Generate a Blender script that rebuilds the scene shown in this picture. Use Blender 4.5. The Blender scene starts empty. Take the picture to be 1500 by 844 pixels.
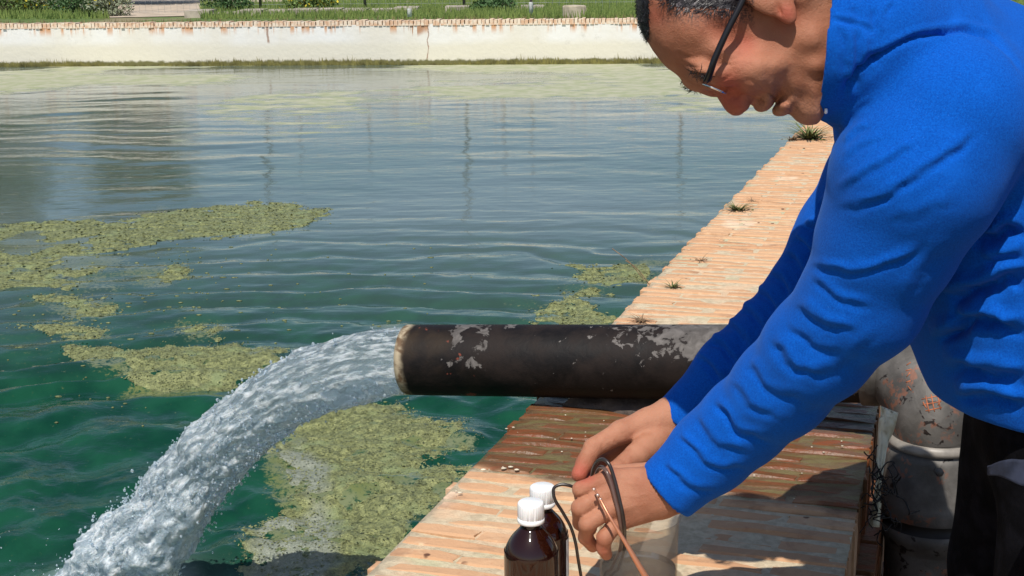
import bpy, bmesh, math, random
import numpy as np
import openvdb
from mathutils import Vector, Matrix
random.seed(7); RNG = np.random.default_rng(7)
S = bpy.context.scene
COL = S.collection

# ------------------------------------------------------------------ camera, sky, sun, exposure
FPX, CX, CY, HC = 2000.0, 750.0, 422.0, 0.85
TH, RO = math.radians(13.4), math.radians(0.75)
_r0 = np.array([1, 0, 0.]); _u0 = np.array([0, math.sin(TH), math.cos(TH)]); FW = np.array([0, math.cos(TH), -math.sin(TH)])
RT = _r0*math.cos(RO) - _u0*math.sin(RO); UP = _u0*math.cos(RO) + _r0*math.sin(RO)
CAM = np.array([0, 0, HC])
cd = bpy.data.cameras.new('camera'); co = bpy.data.objects.new('camera', cd); COL.objects.link(co)
cd.sensor_width = 36; cd.lens = FPX/1500*36; cd.clip_start = 0.05; cd.clip_end = 3000
M = Matrix.Identity(4)
for i in range(3):
    M[i][0] = RT[i]; M[i][1] = UP[i]; M[i][2] = -FW[i]; M[i][3] = CAM[i]
co.matrix_world = M
S.camera = co
_e, _a = math.radians(59), math.radians(-168)
SUN = np.array([math.sin(_a)*math.cos(_e), math.cos(_a)*math.cos(_e), math.sin(_e)])
elev = math.asin(SUN[2]); azim = math.atan2(SUN[0], SUN[1])
w = bpy.data.worlds.new('World'); S.world = w; w.use_nodes = True
nt = w.node_tree; nt.nodes.clear()
sky = nt.nodes.new('ShaderNodeTexSky'); sky.sky_type = 'NISHITA'; sky.sun_disc = False
sky.sun_elevation = elev; sky.sun_rotation = azim; sky.dust_density = 0.8; sky.air_density = 1.0
bg = nt.nodes.new('ShaderNodeBackground'); bg.inputs[1].default_value = 0.10
wo = nt.nodes.new('ShaderNodeOutputWorld')
nt.links.new(sky.outputs[0], bg.inputs[0]); nt.links.new(bg.outputs[0], wo.inputs[0])
sl = bpy.data.lights.new('sun', 'SUN'); sl.energy = 4.6; sl.angle = math.radians(0.5); sl.color = (1, .95, .87)
so = bpy.data.objects.new('sun', sl); COL.objects.link(so)
so.rotation_euler = Vector(SUN).to_track_quat('Z', 'Y').to_euler()
S.view_settings.view_transform = 'Standard'; S.view_settings.look = 'None'
S.view_settings.exposure = 0.0; S.view_settings.gamma = 1

# ------------------------------------------------------------------ geometry of the place
def ray(x, y): return (x-CX)/FPX*RT - (y-CY)/FPX*UP + FW
def P(x, y, d): return CAM + ray(x, y)*d
def on(x, y, z):
    q = ray(x, y); return CAM + q*((z-HC)/q[2])
def proj(p):
    q = p - CAM; d = q @ FW
    return CX + FPX*(q@RT)/d, CY - FPX*(q@UP)/d, d
A0 = on(530, 844, 0.0); A1 = on(1175, 185, 0.0)
WD = (A1-A0)/np.linalg.norm(A1-A0); WN = np.array([WD[1], -WD[0], 0.0]); WW = 0.66
def wall(s, t, z=0.0): return A0 + WD*s + WN*t + np.array([0, 0, z])
ZW = -0.60
F0 = on(0, 98, ZW); F1 = on(960, 93, ZW)
FD = (F1-F0)/np.linalg.norm(F1-F0); FN = np.array([-FD[1], FD[0], 0])       # along the far wall, and away from the pool
ZG = -0.62   # ground beside the man

# ------------------------------------------------------------------ numpy noise
def _h(ix, iy, iz, seed):
    n = (ix.astype(np.int64)*374761393 + iy.astype(np.int64)*668265263 + iz.astype(np.int64)*2147483647*3 + seed*974634777) & 0xffffffff
    n = ((n ^ (n >> 13))*1274126177) & 0xffffffff
    n = n ^ (n >> 16)
    return (n & 0xffffff).astype(np.float32)/8388608.0 - 1.0
def noise(x, y, z, seed=0):
    x = np.asarray(x, np.float64); y = np.asarray(y, np.float64)+0*x; z = np.asarray(z, np.float64)+0*x
    ix, iy, iz = np.floor(x), np.floor(y), np.floor(z)
    fx, fy, fz = x-ix, y-iy, z-iz
    fx = fx*fx*(3-2*fx); fy = fy*fy*(3-2*fy); fz = fz*fz*(3-2*fz)
    r = 0
    for a in (0, 1):
        for b in (0, 1):
            for c in (0, 1):
                r = r + _h(ix+a, iy+b, iz+c, seed)*(fx if a else 1-fx)*(fy if b else 1-fy)*(fz if c else 1-fz)
    return r
def fbm(x, y, z=0., o=4, seed=0, gain=.5):
    r = 0; a = 1.; f = 1.; n = 0
    for i in range(o):
        r = r + a*noise(np.asarray(x)*f, np.asarray(y)*f, np.asarray(z)*f, seed+i); n += a; a *= gain; f *= 2.03
    return r/n

# ------------------------------------------------------------------ mesh helpers
def link(name, me, mat=None, parent=None, smooth=False):
    o = bpy.data.objects.new(name, me); COL.objects.link(o)
    if mat and not me.materials: me.materials.append(mat)
    if smooth: me.polygons.foreach_set('use_smooth', [True]*len(me.polygons))
    if parent: o.parent = parent
    return o
def mesh_np(name, v, f):
    """v Nx3, f: array Mx3/Mx4"""
    v = np.asarray(v, np.float32); f = np.asarray(f, np.int32); k = f.shape[1]
    me = bpy.data.meshes.new(name)
    me.vertices.add(len(v)); me.vertices.foreach_set('co', v.ravel())
    me.loops.add(f.size); me.loops.foreach_set('vertex_index', f.ravel())
    me.polygons.add(len(f)); me.polygons.foreach_set('loop_start', np.arange(0, f.size, k, dtype=np.int32))
    me.polygons.foreach_set('loop_total', np.full(len(f), k, np.int32))
    me.update(calc_edges=True); me.validate()
    return me
def obj(name, v, f, mat, parent=None, smooth=True): return link(name, mesh_np(name, v, f), mat, parent, smooth)
def pyobj(name, v, f, mat, parent=None, smooth=False):
    me = bpy.data.meshes.new(name); me.from_pydata([tuple(p) for p in v], [], f); me.update()
    return link(name, me, mat, parent, smooth)
def tag(o, label=None, cat=None, group=None, kind=None):
    if label: o['label'] = label
    if cat: o['category'] = cat
    if group: o['group'] = group
    if kind: o['kind'] = kind
    return o
def empty(name, loc=(0, 0, 0), **k):
    o = bpy.data.objects.new(name, None); COL.objects.link(o); o.location = loc; o.empty_display_size = .1
    return tag(o, **k)
def frame_of(d):
    d = np.asarray(d, float); d = d/np.linalg.norm(d)
    a = np.array([0, 0, 1.]) if abs(d[2]) < .9 else np.array([1., 0, 0])
    u = np.cross(a, d); u /= np.linalg.norm(u); return u, np.cross(d, u)
def tube(pts, rad, n=12, caps=True):
    """verts, quads of a tube along pts with radii (parallel transported)"""
    pts = np.asarray(pts, float); m = len(pts); rad = np.broadcast_to(rad, (m,))
    tan = np.gradient(pts, axis=0); tan /= np.linalg.norm(tan, axis=1)[:, None]
    u, v = frame_of(tan[0]); V = []
    for i in range(m):
        u = u - tan[i]*(u@tan[i]); u /= np.linalg.norm(u); v = np.cross(tan[i], u)
        a = np.arange(n)/n*2*math.pi
        V.append(pts[i] + rad[i]*(np.cos(a)[:, None]*u + np.sin(a)[:, None]*v))
    V = np.concatenate(V); i = np.arange(m-1)[:, None]*n; j = np.arange(n)[None]; k = (j+1) % n
    F = np.stack([i+j, i+k, i+n+k, i+n+j], -1).reshape(-1, 4)
    if caps:
        V = np.concatenate([V, pts[:1], pts[-1:]]); c0 = m*n; c1 = c0+1; e = (m-1)*n
        j = np.arange(n); k = (j+1) % n
        F = np.concatenate([F, np.stack([np.full(n, c0), k, j, j], -1)*1, np.stack([np.full(n, c1), e+j, e+k, e+k], -1)])
    return V, F
def tri_fix(F):  # list of faces where repeated last index collapses
    return [tuple(f[:3]) if f[2] == f[3] else tuple(f) for f in F]
def tube_obj(name, pts, rad, mat, parent=None, n=12):
    V, F = tube(pts, rad, n); return pyobj(name, V, tri_fix(F.tolist()), mat, parent, True)
def spline(ctrl, n):
    """Catmull-Rom through ctrl (rows), n samples"""
    c = np.asarray(ctrl, float); c = np.concatenate([2*c[:1]-c[1:2], c, 2*c[-1:]-c[-2:-1]])
    t = np.linspace(0, len(c)-3-1e-6, n); i = t.astype(int); u = (t-i)[:, None]
    a, b, d, e = c[i], c[i+1], c[i+2], c[i+3]
    return .5*((2*b)+(-a+d)*u+(2*a-5*b+4*d-e)*u*u+(-a+3*b-3*d+e)*u**3)
def lathe(prof, axis_pt, n=32, axis=(0, 0, 1)):
    """prof: (r, h) list; verts/faces about axis through axis_pt"""
    ax = np.asarray(axis, float); u, v = frame_of(ax); V = []; m = len(prof)
    for r, h in prof:
        a = np.arange(n)/n*2*math.pi
        V.append(np.asarray(axis_pt) + ax*h + r*(np.cos(a)[:, None]*u + np.sin(a)[:, None]*v))
    V = np.concatenate(V); i = np.arange(m-1)[:, None]*n; j = np.arange(n)[None]; k = (j+1) % n
    return V, np.stack([i+j, i+k, i+n+k, i+n+j], -1).reshape(-1, 4)

# ------------------------------------------------------------------ material helper
class Mat:
    def __init__(s, name):
        s.m = bpy.data.materials.new(name); s.m.use_nodes = True; s.t = s.m.node_tree; s.t.nodes.clear()
        s.out = s.n('OutputMaterial'); s.b = s.n('BsdfPrincipled'); s.t.links.new(s.b.outputs[0], s.out.inputs[0])
        s.pos = None
    def n(s, k, **p):
        o = s.t.nodes.new('ShaderNode'+k)
        for a, b in p.items(): setattr(o, a, b)
        return o
    def l(s, a, b): s.t.links.new(a, b)
    def put(s, inp, v):
        if hasattr(v, 'links') or hasattr(v, 'is_linked'): s.l(v, inp)
        else: inp.default_value = v
    def set(s, **k):
        for a, v in k.items():
            a = {'base': 'Base Color', 'rough': 'Roughness', 'metal': 'Metallic', 'spec': 'Specular IOR Level', 'trans': 'Transmission Weight',
                 'ior': 'IOR', 'normal': 'Normal', 'alpha': 'Alpha', 'sheen': 'Sheen Weight', 'sss': 'Subsurface Weight', 'coat': 'Coat Weight'}.get(a, a)
            if isinstance(v, tuple) and len(v) == 3: v = (*v, 1)
            s.put(s.b.inputs[a], v)
        return s
    def P(s):
        if s.pos is None: s.pos = s.n('NewGeometry').outputs['Position']
        return s.pos
    def map(s, v, scale=(1, 1, 1), rot=(0, 0, 0), loc=(0, 0, 0)):
        m = s.n('Mapping'); s.l(v, m.inputs[0]); m.inputs['Scale'].default_value = scale
        m.inputs['Rotation'].default_value = rot; m.inputs['Location'].default_value = loc; return m.outputs[0]
    def noise(s, scale, detail=4, v=None, rough=.55, dist=0, out=0):
        o = s.n('TexNoise'); s.l(v if v is not None else s.P(), o.inputs['Vector'])
        o.inputs['Scale'].default_value = scale; o.inputs['Detail'].default_value = detail
        o.inputs['Roughness'].default_value = rough; o.inputs['Distortion'].default_value = dist
        return o.outputs[out]
    def voro(s, scale, v=None, feature='F1', out=0):
        o = s.n('TexVoronoi', feature=feature); s.l(v if v is not None else s.P(), o.inputs['Vector'])
        o.inputs['Scale'].default_value = scale; return o.outputs[out]
    def ramp(s, v, lo, hi, a=0., b=1.):
        o = s.n('MapRange', clamp=True, interpolation_type='SMOOTHSTEP'); s.l(v, o.inputs[0])
        for i, x in ((1, lo), (2, hi), (3, a), (4, b)): o.inputs[i].default_value = x
        return o.outputs[0]
    def mix(s, f, a, b):
        o = s.n('Mix', data_type='RGBA'); s.put(o.inputs[0], f)
        for i, x in ((6, a), (7, b)):
            if isinstance(x, tuple): x = (*x[:3], 1)
            s.put(o.inputs[i], x)
        return o.outputs[2]
    def math(s, op, a, b=0., c=0.):
        o = s.n('Math', operation=op); s.put(o.inputs[0], a); s.put(o.inputs[1], b); s.put(o.inputs[2], c); return o.outputs[0]
    def dot(s, v, d):
        o = s.n('VectorMath', operation='DOT_PRODUCT'); s.l(v, o.inputs[0]); o.inputs[1].default_value = d; return o.outputs['Value']
    def attr(s, name): return s.n('Attribute', attribute_name=name).outputs['Fac']
    def bump(s, h, strength=.5, dist=.01, nrm=None):
        o = s.n('Bump'); s.l(h, o.inputs['Height']); o.inputs['Strength'].default_value = strength
        o.inputs['Distance'].default_value = dist
        if nrm is not None: s.l(nrm, o.inputs['Normal'])
        return o.outputs[0]
    def rnd(s): return s.n('ObjectInfo').outputs['Random']
def simple(name, col, rough=.6, var=.25, scale=20, bump=.3, bdist=.003, **k):
    m = Mat(name); f = m.noise(scale, 5)
    c2 = tuple(x*(1-var) for x in col); c3 = tuple(min(1, x*(1+var)) for x in col)
    m.set(base=m.mix(m.ramp(f, .3, .7), c2, c3), rough=rough, **k)
    if bump: m.set(normal=m.bump(f, bump, bdist))
    return m.m

# ---- brick and mortar of the pool wall
SV = tuple(WD); S0 = float(A0@WD); T0 = float(A0@WN)
def wall_masks(m):
    s = m.math('SUBTRACT', m.dot(m.P(), SV), S0)
    n1 = m.noise(9, 5, v=m.map(m.P(), (1, 1, 1)))
    sw = m.math('ADD', s, m.math('MULTIPLY', m.math('SUBTRACT', n1, .5), .22))
    wet = m.math('MULTIPLY', m.ramp(sw, .40, .47), m.ramp(sw, 1.12, .98))
    return s, wet
def brick_mat():
    m = Mat('fired_brick'); s, wet = wall_masks(m)
    r = m.rnd(); big = m.noise(3.2, 4); dirt = m.noise(6.5, 6, rough=.7); f = m.noise(70, 5); g = m.noise(16, 5, rough=.7)
    c = m.mix(m.math('ADD', m.math('MULTIPLY', r, .5), m.math('MULTIPLY', big, .4)), (.50, .265, .14), (.62, .405, .24))
    c = m.mix(m.ramp(g, .54, .72, 0, .8), c, (.68, .48, .30))                 # lime-washed wear
    c = m.mix(m.math('MULTIPLY', m.ramp(f, .58, .74), .4), c, (.42, .17, .09))
    c = m.mix(m.ramp(big, .60, .70, 0, .55), c, (.74, .62, .48))
    c = m.mix(m.ramp(dirt, .54, .70, 0, .55), c, (.26, .13, .075))
    spots = m.ramp(m.voro(23), .16, .10); sp2 = m.ramp(m.noise(5, 2), .55, .62)
    c = m.mix(m.math('MULTIPLY', spots, sp2), c, (.13, .06, .035))     # lichen / chips
    streak = m.noise(10, 5, v=m.map(m.P(), (1, 5, 1), (0, 0, math.radians(18))))
    wc = m.mix(m.ramp(streak, .40, .60), (.165, .042, .013), (.105, .048, .016))
    wc = m.mix(m.ramp(f, .5, .7, 0, .5), wc, (.05, .028, .012))
    c = m.mix(m.math('MULTIPLY', wet, .93), c, wc)
    m.set(base=c, rough=m.ramp(wet, 0, 1, .92, .42), spec=.35)
    h = m.math('ADD', m.math('MULTIPLY', f, .5), g)
    m.set(normal=m.bump(h, .7, .006)); return m.m
def mortar_mat():
    m = Mat('old_mortar'); s, wet = wall_masks(m)
    f = m.noise(60, 6, rough=.7); g = m.noise(8, 5)
    c = m.mix(m.ramp(f, .35, .65), (.48, .38, .25), (.65, .54, .37))
    c = m.mix(m.ramp(g, .5, .66, 0, .7), c, (.72, .47, .29))
    c = m.mix(m.ramp(m.noise(5, 3), .56, .66, 0, .5), c, (.48, .50, .30))
    streak = m.noise(12, 5, v=m.map(m.P(), (1, 5, 1), (0, 0, math.radians(18))))
    wc = m.mix(m.ramp(streak, .42, .6), (.10, .045, .016), (.12, .10, .03))
    c = m.mix(m.math('MULTIPLY', wet, .9), c, wc)
    m.set(base=c, rough=m.ramp(wet, 0, 1, .95, .4), normal=m.bump(f, .9, .006)); return m.m
M_BRICK = brick_mat(); M_MORTAR = mortar_mat()

# ------------------------------------------------------------------ pool wall with its bricks
def brick_mesh(L, T, H, seed):
    r = np.random.default_rng(seed); xs = [-L/2, -L/6, L/6, L/2]; b = .0045
    V = []; F = []
    prof = [(-T/2, -H), (-T/2, -b), (-T/2+b, 0), (T/2-b, 0), (T/2, -b), (T/2, -H)]
    for i, x in enumerate(xs):
        for j, (y, z) in enumerate(prof):
            e = b if i in (0, 3) and j in (2, 3) else 0
            V.append((x+(e if i == 0 else -e), y+r.normal(0, .0011), z+(r.normal(0, .0011)-e*.6 if j in (2, 3) else 0)))
    for i in range(3):
        for j in range(5): a = i*6+j; F.append((a, a+6, a+7, a+1))
    F.append(tuple(range(6))); F.append(tuple(18+k for k in reversed(range(6))))
    me = bpy.data.meshes.new('brick'); me.from_pydata(V, [], F); me.update()
    bm = bmesh.new(); bm.from_mesh(me); bmesh.ops.recalc_face_normals(bm, faces=bm.faces); bm.to_mesh(me); bm.free()
    me.materials.append(M_BRICK); return me
pool_wall = empty('pool_wall', tuple(wall(0, .33, -1.0)), label='low wall of orange bricks and cream mortar running away along the green pool under the pipe', cat='wall')
bl = pool_wall.location
variants = {L: [brick_mesh(L, .031, .11, 10*k+int(L*1000)) for k in range(5)] for L in (.2175, .1055)}
ang = math.atan2(WN[1], WN[0])
PITCH = .0472
rest_v, rest_f = [], []
nb = 0; k = 0; s = -.42
while s < 21.5:
    cells = [(.109, .2175), (.33, .2175), (.551, .2175)] if k % 2 == 0 else [(.0525, .1055), (.2185, .2175), (.4395, .2175), (.6065, .1055)]
    for t, L in cells:
        jt, js, jz = random.gauss(0, .002), random.gauss(0, .0012), random.gauss(0, .0013)
        if t < .12: jt += random.choice([0, 0, .004, -.006, .010])
        if random.random() < .03: jz -= .007
        me = random.choice(variants[L]); rz = ang + random.gauss(0, .006)
        p = wall(s+js, t+jt, jz)
        if nb < 300:
            o = bpy.data.objects.new('brick', me); COL.objects.link(o); o.parent = pool_wall
            o.location = Vector(p)-bl; o.rotation_euler = (random.gauss(0, .01), random.gauss(0, .004), rz)
            nb += 1
        else:
            c, sn = math.cos(rz), math.sin(rz); n0 = len(rest_v)
            for v in me.vertices: rest_v.append((p[0]+c*v.co.x-sn*v.co.y, p[1]+sn*v.co.x+c*v.co.y, p[2]+v.co.z))
            for q in me.polygons: rest_f.append(tuple(n0+i for i in q.vertices))
    s += PITCH*(1+random.gauss(0, .02)); k += 1
def child_world(o, parent):   # parts built in world coordinates under an empty that stands elsewhere
    o.parent = parent; o.matrix_parent_inverse = Matrix.Translation(-Vector(parent.location)); return o
o = pyobj('far_bricks', rest_v, rest_f, M_BRICK); child_world(o, pool_wall); o['kind'] = 'stuff'
# mortar body
def mortar_body():
    ns, ntt = 900, 24; ss = np.linspace(-3.5, 21.5, ns); tt = np.linspace(.004, WW-.004, ntt)
    Sg, Tg = np.meshgrid(ss, tt, indexing='ij')
    Z = -.0035 + .0035*fbm(Sg*14, Tg*14, 0, 4, 3)
    pts = A0 + Sg[..., None]*WD + Tg[..., None]*WN; pts[..., 2] = Z
    top = pts.reshape(-1, 3); idx = np.arange(ns*ntt).reshape(ns, ntt)
    F = np.stack([idx[:-1, :-1], idx[:-1, 1:], idx[1:, 1:], idx[1:, :-1]], -1).reshape(-1, 4)
    low = top.copy(); low[:, 2] = -1.4; V = np.concatenate([top, low]); N = ns*ntt; F = [F]
    for e in (idx[:, 0], idx[::-1, -1], idx[0, ::-1], idx[-1, :]):
        F.append(np.stack([e[:-1], e[1:], e[1:]+N, e[:-1]+N], -1))
    o = obj('mortar_bed', V, np.concatenate(F), M_MORTAR, None, True); child_world(o, pool_wall)
mortar_body()
# brick courses of the outer face under the coping
V, F = [], []
for row in range(8):
    z = -.125-.055*row; s = -.5 + (.06 if row % 2 else 0)
    while s < 3.2:
        c = wall(s, WW+.006+random.gauss(0, .003), z)
        a, b, h = .055, .02, .021
        n0 = len(V)
        for dx, dy, dz in ((-a, -b, -h), (a, -b, -h), (a, b, -h), (-a, b, -h), (-a, -b, h), (a, -b, h), (a, b, h), (-a, b, h)):
            V.append(tuple(c + WD*(dx+random.gauss(0, .001)) + WN*(dy+random.gauss(0, .001)) + np.array([0, 0, dz+random.gauss(0, .001)])))
        for f in ((0, 3, 2, 1), (4, 5, 6, 7), (0, 1, 5, 4), (1, 2, 6, 5), (2, 3, 7, 6), (3, 0, 4, 7)): F.append(tuple(n0+i for i in f))
        s += .125
o = pyobj('face_bricks', V, F, M_BRICK); child_world(o, pool_wall); o['kind'] = 'stuff'

# ------------------------------------------------------------------ ground beyond and beside the pool
def lerp(a, b, t): return a+(b-a)*t
mg = Mat('field_ground'); g1 = mg.noise(.55, 5); g2 = mg.noise(6, 5)
cg = mg.mix(mg.ramp(g2, .35, .65), (.060, .11, .022), (.13, .19, .045))
cg = mg.mix(mg.ramp(g1, .52, .66, 0, .8), cg, (.27, .21, .13))
yy = mg.dot(mg.P(), tuple(FN)); near = mg.ramp(mg.dot(mg.P(), (0, 1, 0)), 12, 17, 1, 0)
cg = mg.mix(near, cg, mg.mix(mg.ramp(g2, .4, .6), (.035, .026, .018), (.085, .062, .042)))
mg.set(base=cg, rough=.95, normal=mg.bump(g2, .6, .03)); M_GROUND = mg.m
def far_pt(along, out, z=0.): return F0 + FD*along + FN*out + np.array([0, 0, z-ZW])
corner = F0 + FD*(((A0+WN*.33-F0)@WN)/(FD@WN))            # where the far wall meets the brick wall's centre line
rows_ = [-40, -30, -24, -18, -12, -6, 0, .22, .8, 1.6, 3, 5, 8, 12, 18, 30, 60, 120, 300, 900]
cols_ = [-900, -300, -120, -60, -40, -26, -18, -10, -5, 0, .30, 1, 2, 4, 7, 12, 25, 60, 200, 900]
V, F = [], []
Lb = -24.0
for r_ in rows_:
    for c_ in cols_:
        # c_: offset along FD from the corner; r_: negative runs back along the brick wall, positive runs out beyond the far wall
        p = corner + FD*c_ + (WD*r_ if r_ < 0 else FN*r_)
        z = 0.0 if r_ >= .2 else ZG
        if c_ <= 0 and r_ <= 0: z = 0.0 if r_ == 0 else ZG
        if r_ >= .2: z = -.03 + .25*min(1, max(0, r_-18)/60)
        if r_ < .2 and c_ < -20: z = -.03
        V.append((p[0], p[1], z))
nc = len(cols_)
for i in range(len(rows_)-1):
    for j in range(nc-1):
        if rows_[i+1] <= .0 and rows_[i] >= -24 and cols_[j] >= -26 and cols_[j+1] <= 0: continue
        F.append((i*nc+j, i*nc+j+1, (i+1)*nc+j+1, (i+1)*nc+j))
tag(pyobj('ground', V, F, M_GROUND), kind='structure')

# far wall
mw = Mat('white_render'); sx = mw.noise(1.2, 5, v=mw.map(mw.P(), (1, 1, .25))); zz = mw.n('SeparateXYZ'); mw.l(mw.P(), zz.inputs[0]); Z = zz.outputs[2]
c = mw.mix(mw.ramp(sx, .35, .7), (.80, .79, .76), (.74, .70, .61))
band = mw.math('ADD', Z, mw.math('MULTIPLY', mw.noise(.8, 4), .10))
c = mw.mix(mw.ramp(band, -.30, -.16, 1, 0), c, (.72, .68, .57))
drip = mw.noise(9, 4, v=mw.map(mw.P(), (1, 1, .06)))
c = mw.mix(mw.math('MULTIPLY', mw.ramp(drip, .50, .62), mw.ramp(Z, -.18, -.04)), c, (.62, .33, .17))
c = mw.mix(mw.math('MULTIPLY', mw.ramp(mw.noise(.45, 2), .63, .66), mw.ramp(drip, .45, .5)), c, (.45, .25, .15))
fa = mw.dot(mw.P(), tuple(FD))
for px_, wd_, zb in ((20, .035, -.34), (421, .03, -.24), (640, .012, -.5)):
    a0_ = float(on(px_, 60, -.3)@FD)
    st_ = mw.math('MULTIPLY', mw.ramp(mw.math('ABSOLUTE', mw.math('SUBTRACT', mw.math('ADD', fa, mw.math('MULTIPLY', mw.math('SUBTRACT', mw.noise(5, 3), .5), .12)), a0_)), wd_, wd_*.3), mw.ramp(Z, zb-.05, zb))
    c = mw.mix(mw.math('MULTIPLY', st_, .8), c, (.30, .16, .10))
c = mw.mix(mw.ramp(mw.noise(3.5, 6, rough=.7), .60, .72, 0, .5), c, (.52, .50, .44))
c = mw.mix(mw.ramp(mw.math('ADD', Z, mw.math('MULTIPLY', mw.noise(12, 4), .10)), -.50, -.46, 1, 0), c, (.16, .15, .055))
mw.set(base=c, rough=.9, normal=mw.bump(mw.noise(15, 5), .5, .01))
farw = empty('far_pool_wall', tuple(F0), label='long white rendered wall with orange brick edge across the far side of the pool', cat='wall')
def prism(a0, a1, o0, o1, z0, z1, nseg=60, jit=0):
    V, F = [], []
    for i in range(nseg+1):
        al = lerp(a0, a1, i/nseg); j = random.gauss(0, jit)
        for o_, z in ((o0, z0), (o0, z1+j), (o1, z1+j), (o1, z0)): V.append(tuple(far_pt(al, o_, z)))
    for i in range(nseg):
        for j in range(4): F.append((i*4+j, i*4+(j+1) % 4, i*4+4+(j+1) % 4, i*4+4+j))
    F += [(0, 3, 2, 1), tuple(nseg*4+k for k in range(4))]; return V, F
V, F = prism(-22, 13.5, 0, .24, -1.3, -.012, 80, .004)
child_world(pyobj('render_face', V, F, mw.m), farw)
V, F = [], []; al = -22
while al < 13.4:                                     # coping bricks on edge
    wv = random.uniform(.040, .056); zt = .045+random.gauss(0, .005); ol = -.012+random.gauss(0, .005); n0 = len(V); zb = -.030
    for o_, z in ((ol, zb), (ol, zt), (.23, zt), (.23, zb)):
        for a_ in (al, al+wv): V.append(tuple(far_pt(a_, o_, z)))
    for f in ((0, 1, 3, 2), (2, 3, 5, 4), (4, 5, 7, 6), (6, 7, 1, 0), (0, 2, 4, 6), (1, 7, 5, 3)): F.append(tuple(n0+i for i in f))
    al += wv+random.uniform(.004, .016)
mc = Mat('coping_brick'); cc = mc.noise(14, 3)
mc.set(base=mc.mix(mc.ramp(cc, .35, .65), (.66, .42, .27), (.80, .68, .54)), rough=.9)
o = pyobj('coping_bricks', V, F, mc.m); child_world(o, farw); o['kind'] = 'stuff'
# weed fringe along the water line of the far wall
V, F = [], []
for i in range(9000):
    al = random.uniform(-14, 12.6); h = max(.012, random.gauss(.05, .03)*(1+.6*math.sin(al*2.1)*math.sin(al*.7))); x = random.gauss(0, .012)
    b = far_pt(al, -.02-abs(random.gauss(0, .012)), ZW-.01); n0 = len(V)
    V += [tuple(b), tuple(b+FD*random.uniform(.01, .03)), tuple(b+FD*x+FN*-.01+np.array([0, 0, h]))]; F.append((n0, n0+1, n0+2))
mf = simple('waterline_growth', (.19, .17, .05), .9, .45, 8, 0)
o = pyobj('waterline_growth', V, F, mf); child_world(o, farw); o['kind'] = 'stuff'

# ------------------------------------------------------------------ pipe line
PE = P(598, 527, 2.80); PR = P(1065, 531, 2.58); PD = (PR-PE)/np.linalg.norm(PR-PE); PR_ = .0721
BEND = PE + PD*((P(1285, 545, 2.47)-PE)@PD)
mp = Mat('bitumen_pipe'); al = mp.math('SUBTRACT', mp.dot(mp.P(), tuple(PD)), float(PE@PD))       # metres along the pipe from its mouth
n1 = mp.noise(14, 6, rough=.65, dist=.4); n2 = mp.noise(45, 5, rough=.6, dist=.5); n3 = mp.noise(6, 4)
upz = mp.dot(mp.n('NewGeometry').outputs['Normal'], (0, -.35, .94))
peel = mp.ramp(mp.math('ADD', mp.math('ADD', al, mp.math('MULTIPLY', mp.math('SUBTRACT', n2, .5), .75)), mp.math('MULTIPLY', upz, .32)), .80, .83)
patch = mp.math('MULTIPLY', mp.ramp(mp.math('ADD', mp.math('ABSOLUTE', mp.math('SUBTRACT', al, .185)), mp.math('MULTIPLY', mp.math('SUBTRACT', n1, .5), .40)), .030, .020), mp.ramp(mp.math('ADD', upz, mp.math('MULTIPLY', mp.math('SUBTRACT', n2, .5), 1.2)), .50, .56))
fleck = mp.math('MULTIPLY', mp.ramp(n2, .665, .69), mp.ramp(al, .25, .35))
black = mp.mix(mp.ramp(n1, .35, .7), (.0045, .0035, .0035), (.018, .012, .010))
black = mp.mix(mp.math('MULTIPLY', mp.ramp(n3, .45, .62), mp.ramp(al, .22, .05, 0, .8)), black, (.035, .022, .012))
c = mp.mix(mp.math('MAXIMUM', mp.math('MAXIMUM', peel, patch), fleck), black, mp.mix(mp.ramp(n2, .4, .7), (.085, .076, .070), (.155, .14, .13)))
c = mp.mix(mp.math('MULTIPLY', mp.ramp(mp.noise(30, 3), .66, .70), mp.ramp(al, .3, .1)), c, (.20, .05, .03))
rim = mp.ramp(mp.math('ADD', al, mp.math('MULTIPLY', mp.math('SUBTRACT', n1, .5), .025)), .024, .008)
c = mp.mix(mp.math('MULTIPLY', rim, .9), c, mp.mix(mp.ramp(n2, .4, .6), (.16, .10, .055), (.46, .38, .26)))
bh = mp.math('ADD', mp.math('MULTIPLY', mp.math('MAXIMUM', peel, patch), -.5), mp.math('MULTIPLY', n2, .5))
mp.set(base=c, rough=mp.ramp(n1, .3, .7, .5, .7), spec=.22, normal=mp.bump(bh, .45, .004)); M_PIPE = mp.m
pipe = empty('outlet_pipe', tuple(BEND), label='thick black coated metal pipe lying across the wall and pouring water into the pool', cat='pipe')
n = 120; aa = np.linspace(0, 1, n)
path = PE + (BEND-PE)*aa[:, None]
V, F = tube(path, PR_, 64, False)
V = V + 0
ax = ((V-PE)@PD)
th_ = V - (PE + ax[:, None]*PD)
V = PE + ax[:, None]*PD + th_*(1 + .006*fbm(V[:, 0]*9, V[:, 1]*9, V[:, 2]*9, 3)[:, None])
Vi, Fi = tube(path, PR_*.93, 64, False)
m0 = len(V); ring0 = np.arange(64); ring1 = (ring0+1) % 64
F = np.concatenate([F, Fi[:, ::-1]+m0, np.stack([ring1, ring0, ring0+m0, ring1+m0], -1)])
child_world(obj('barrel', np.concatenate([V, Vi]), F, M_PIPE), pipe)
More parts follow.
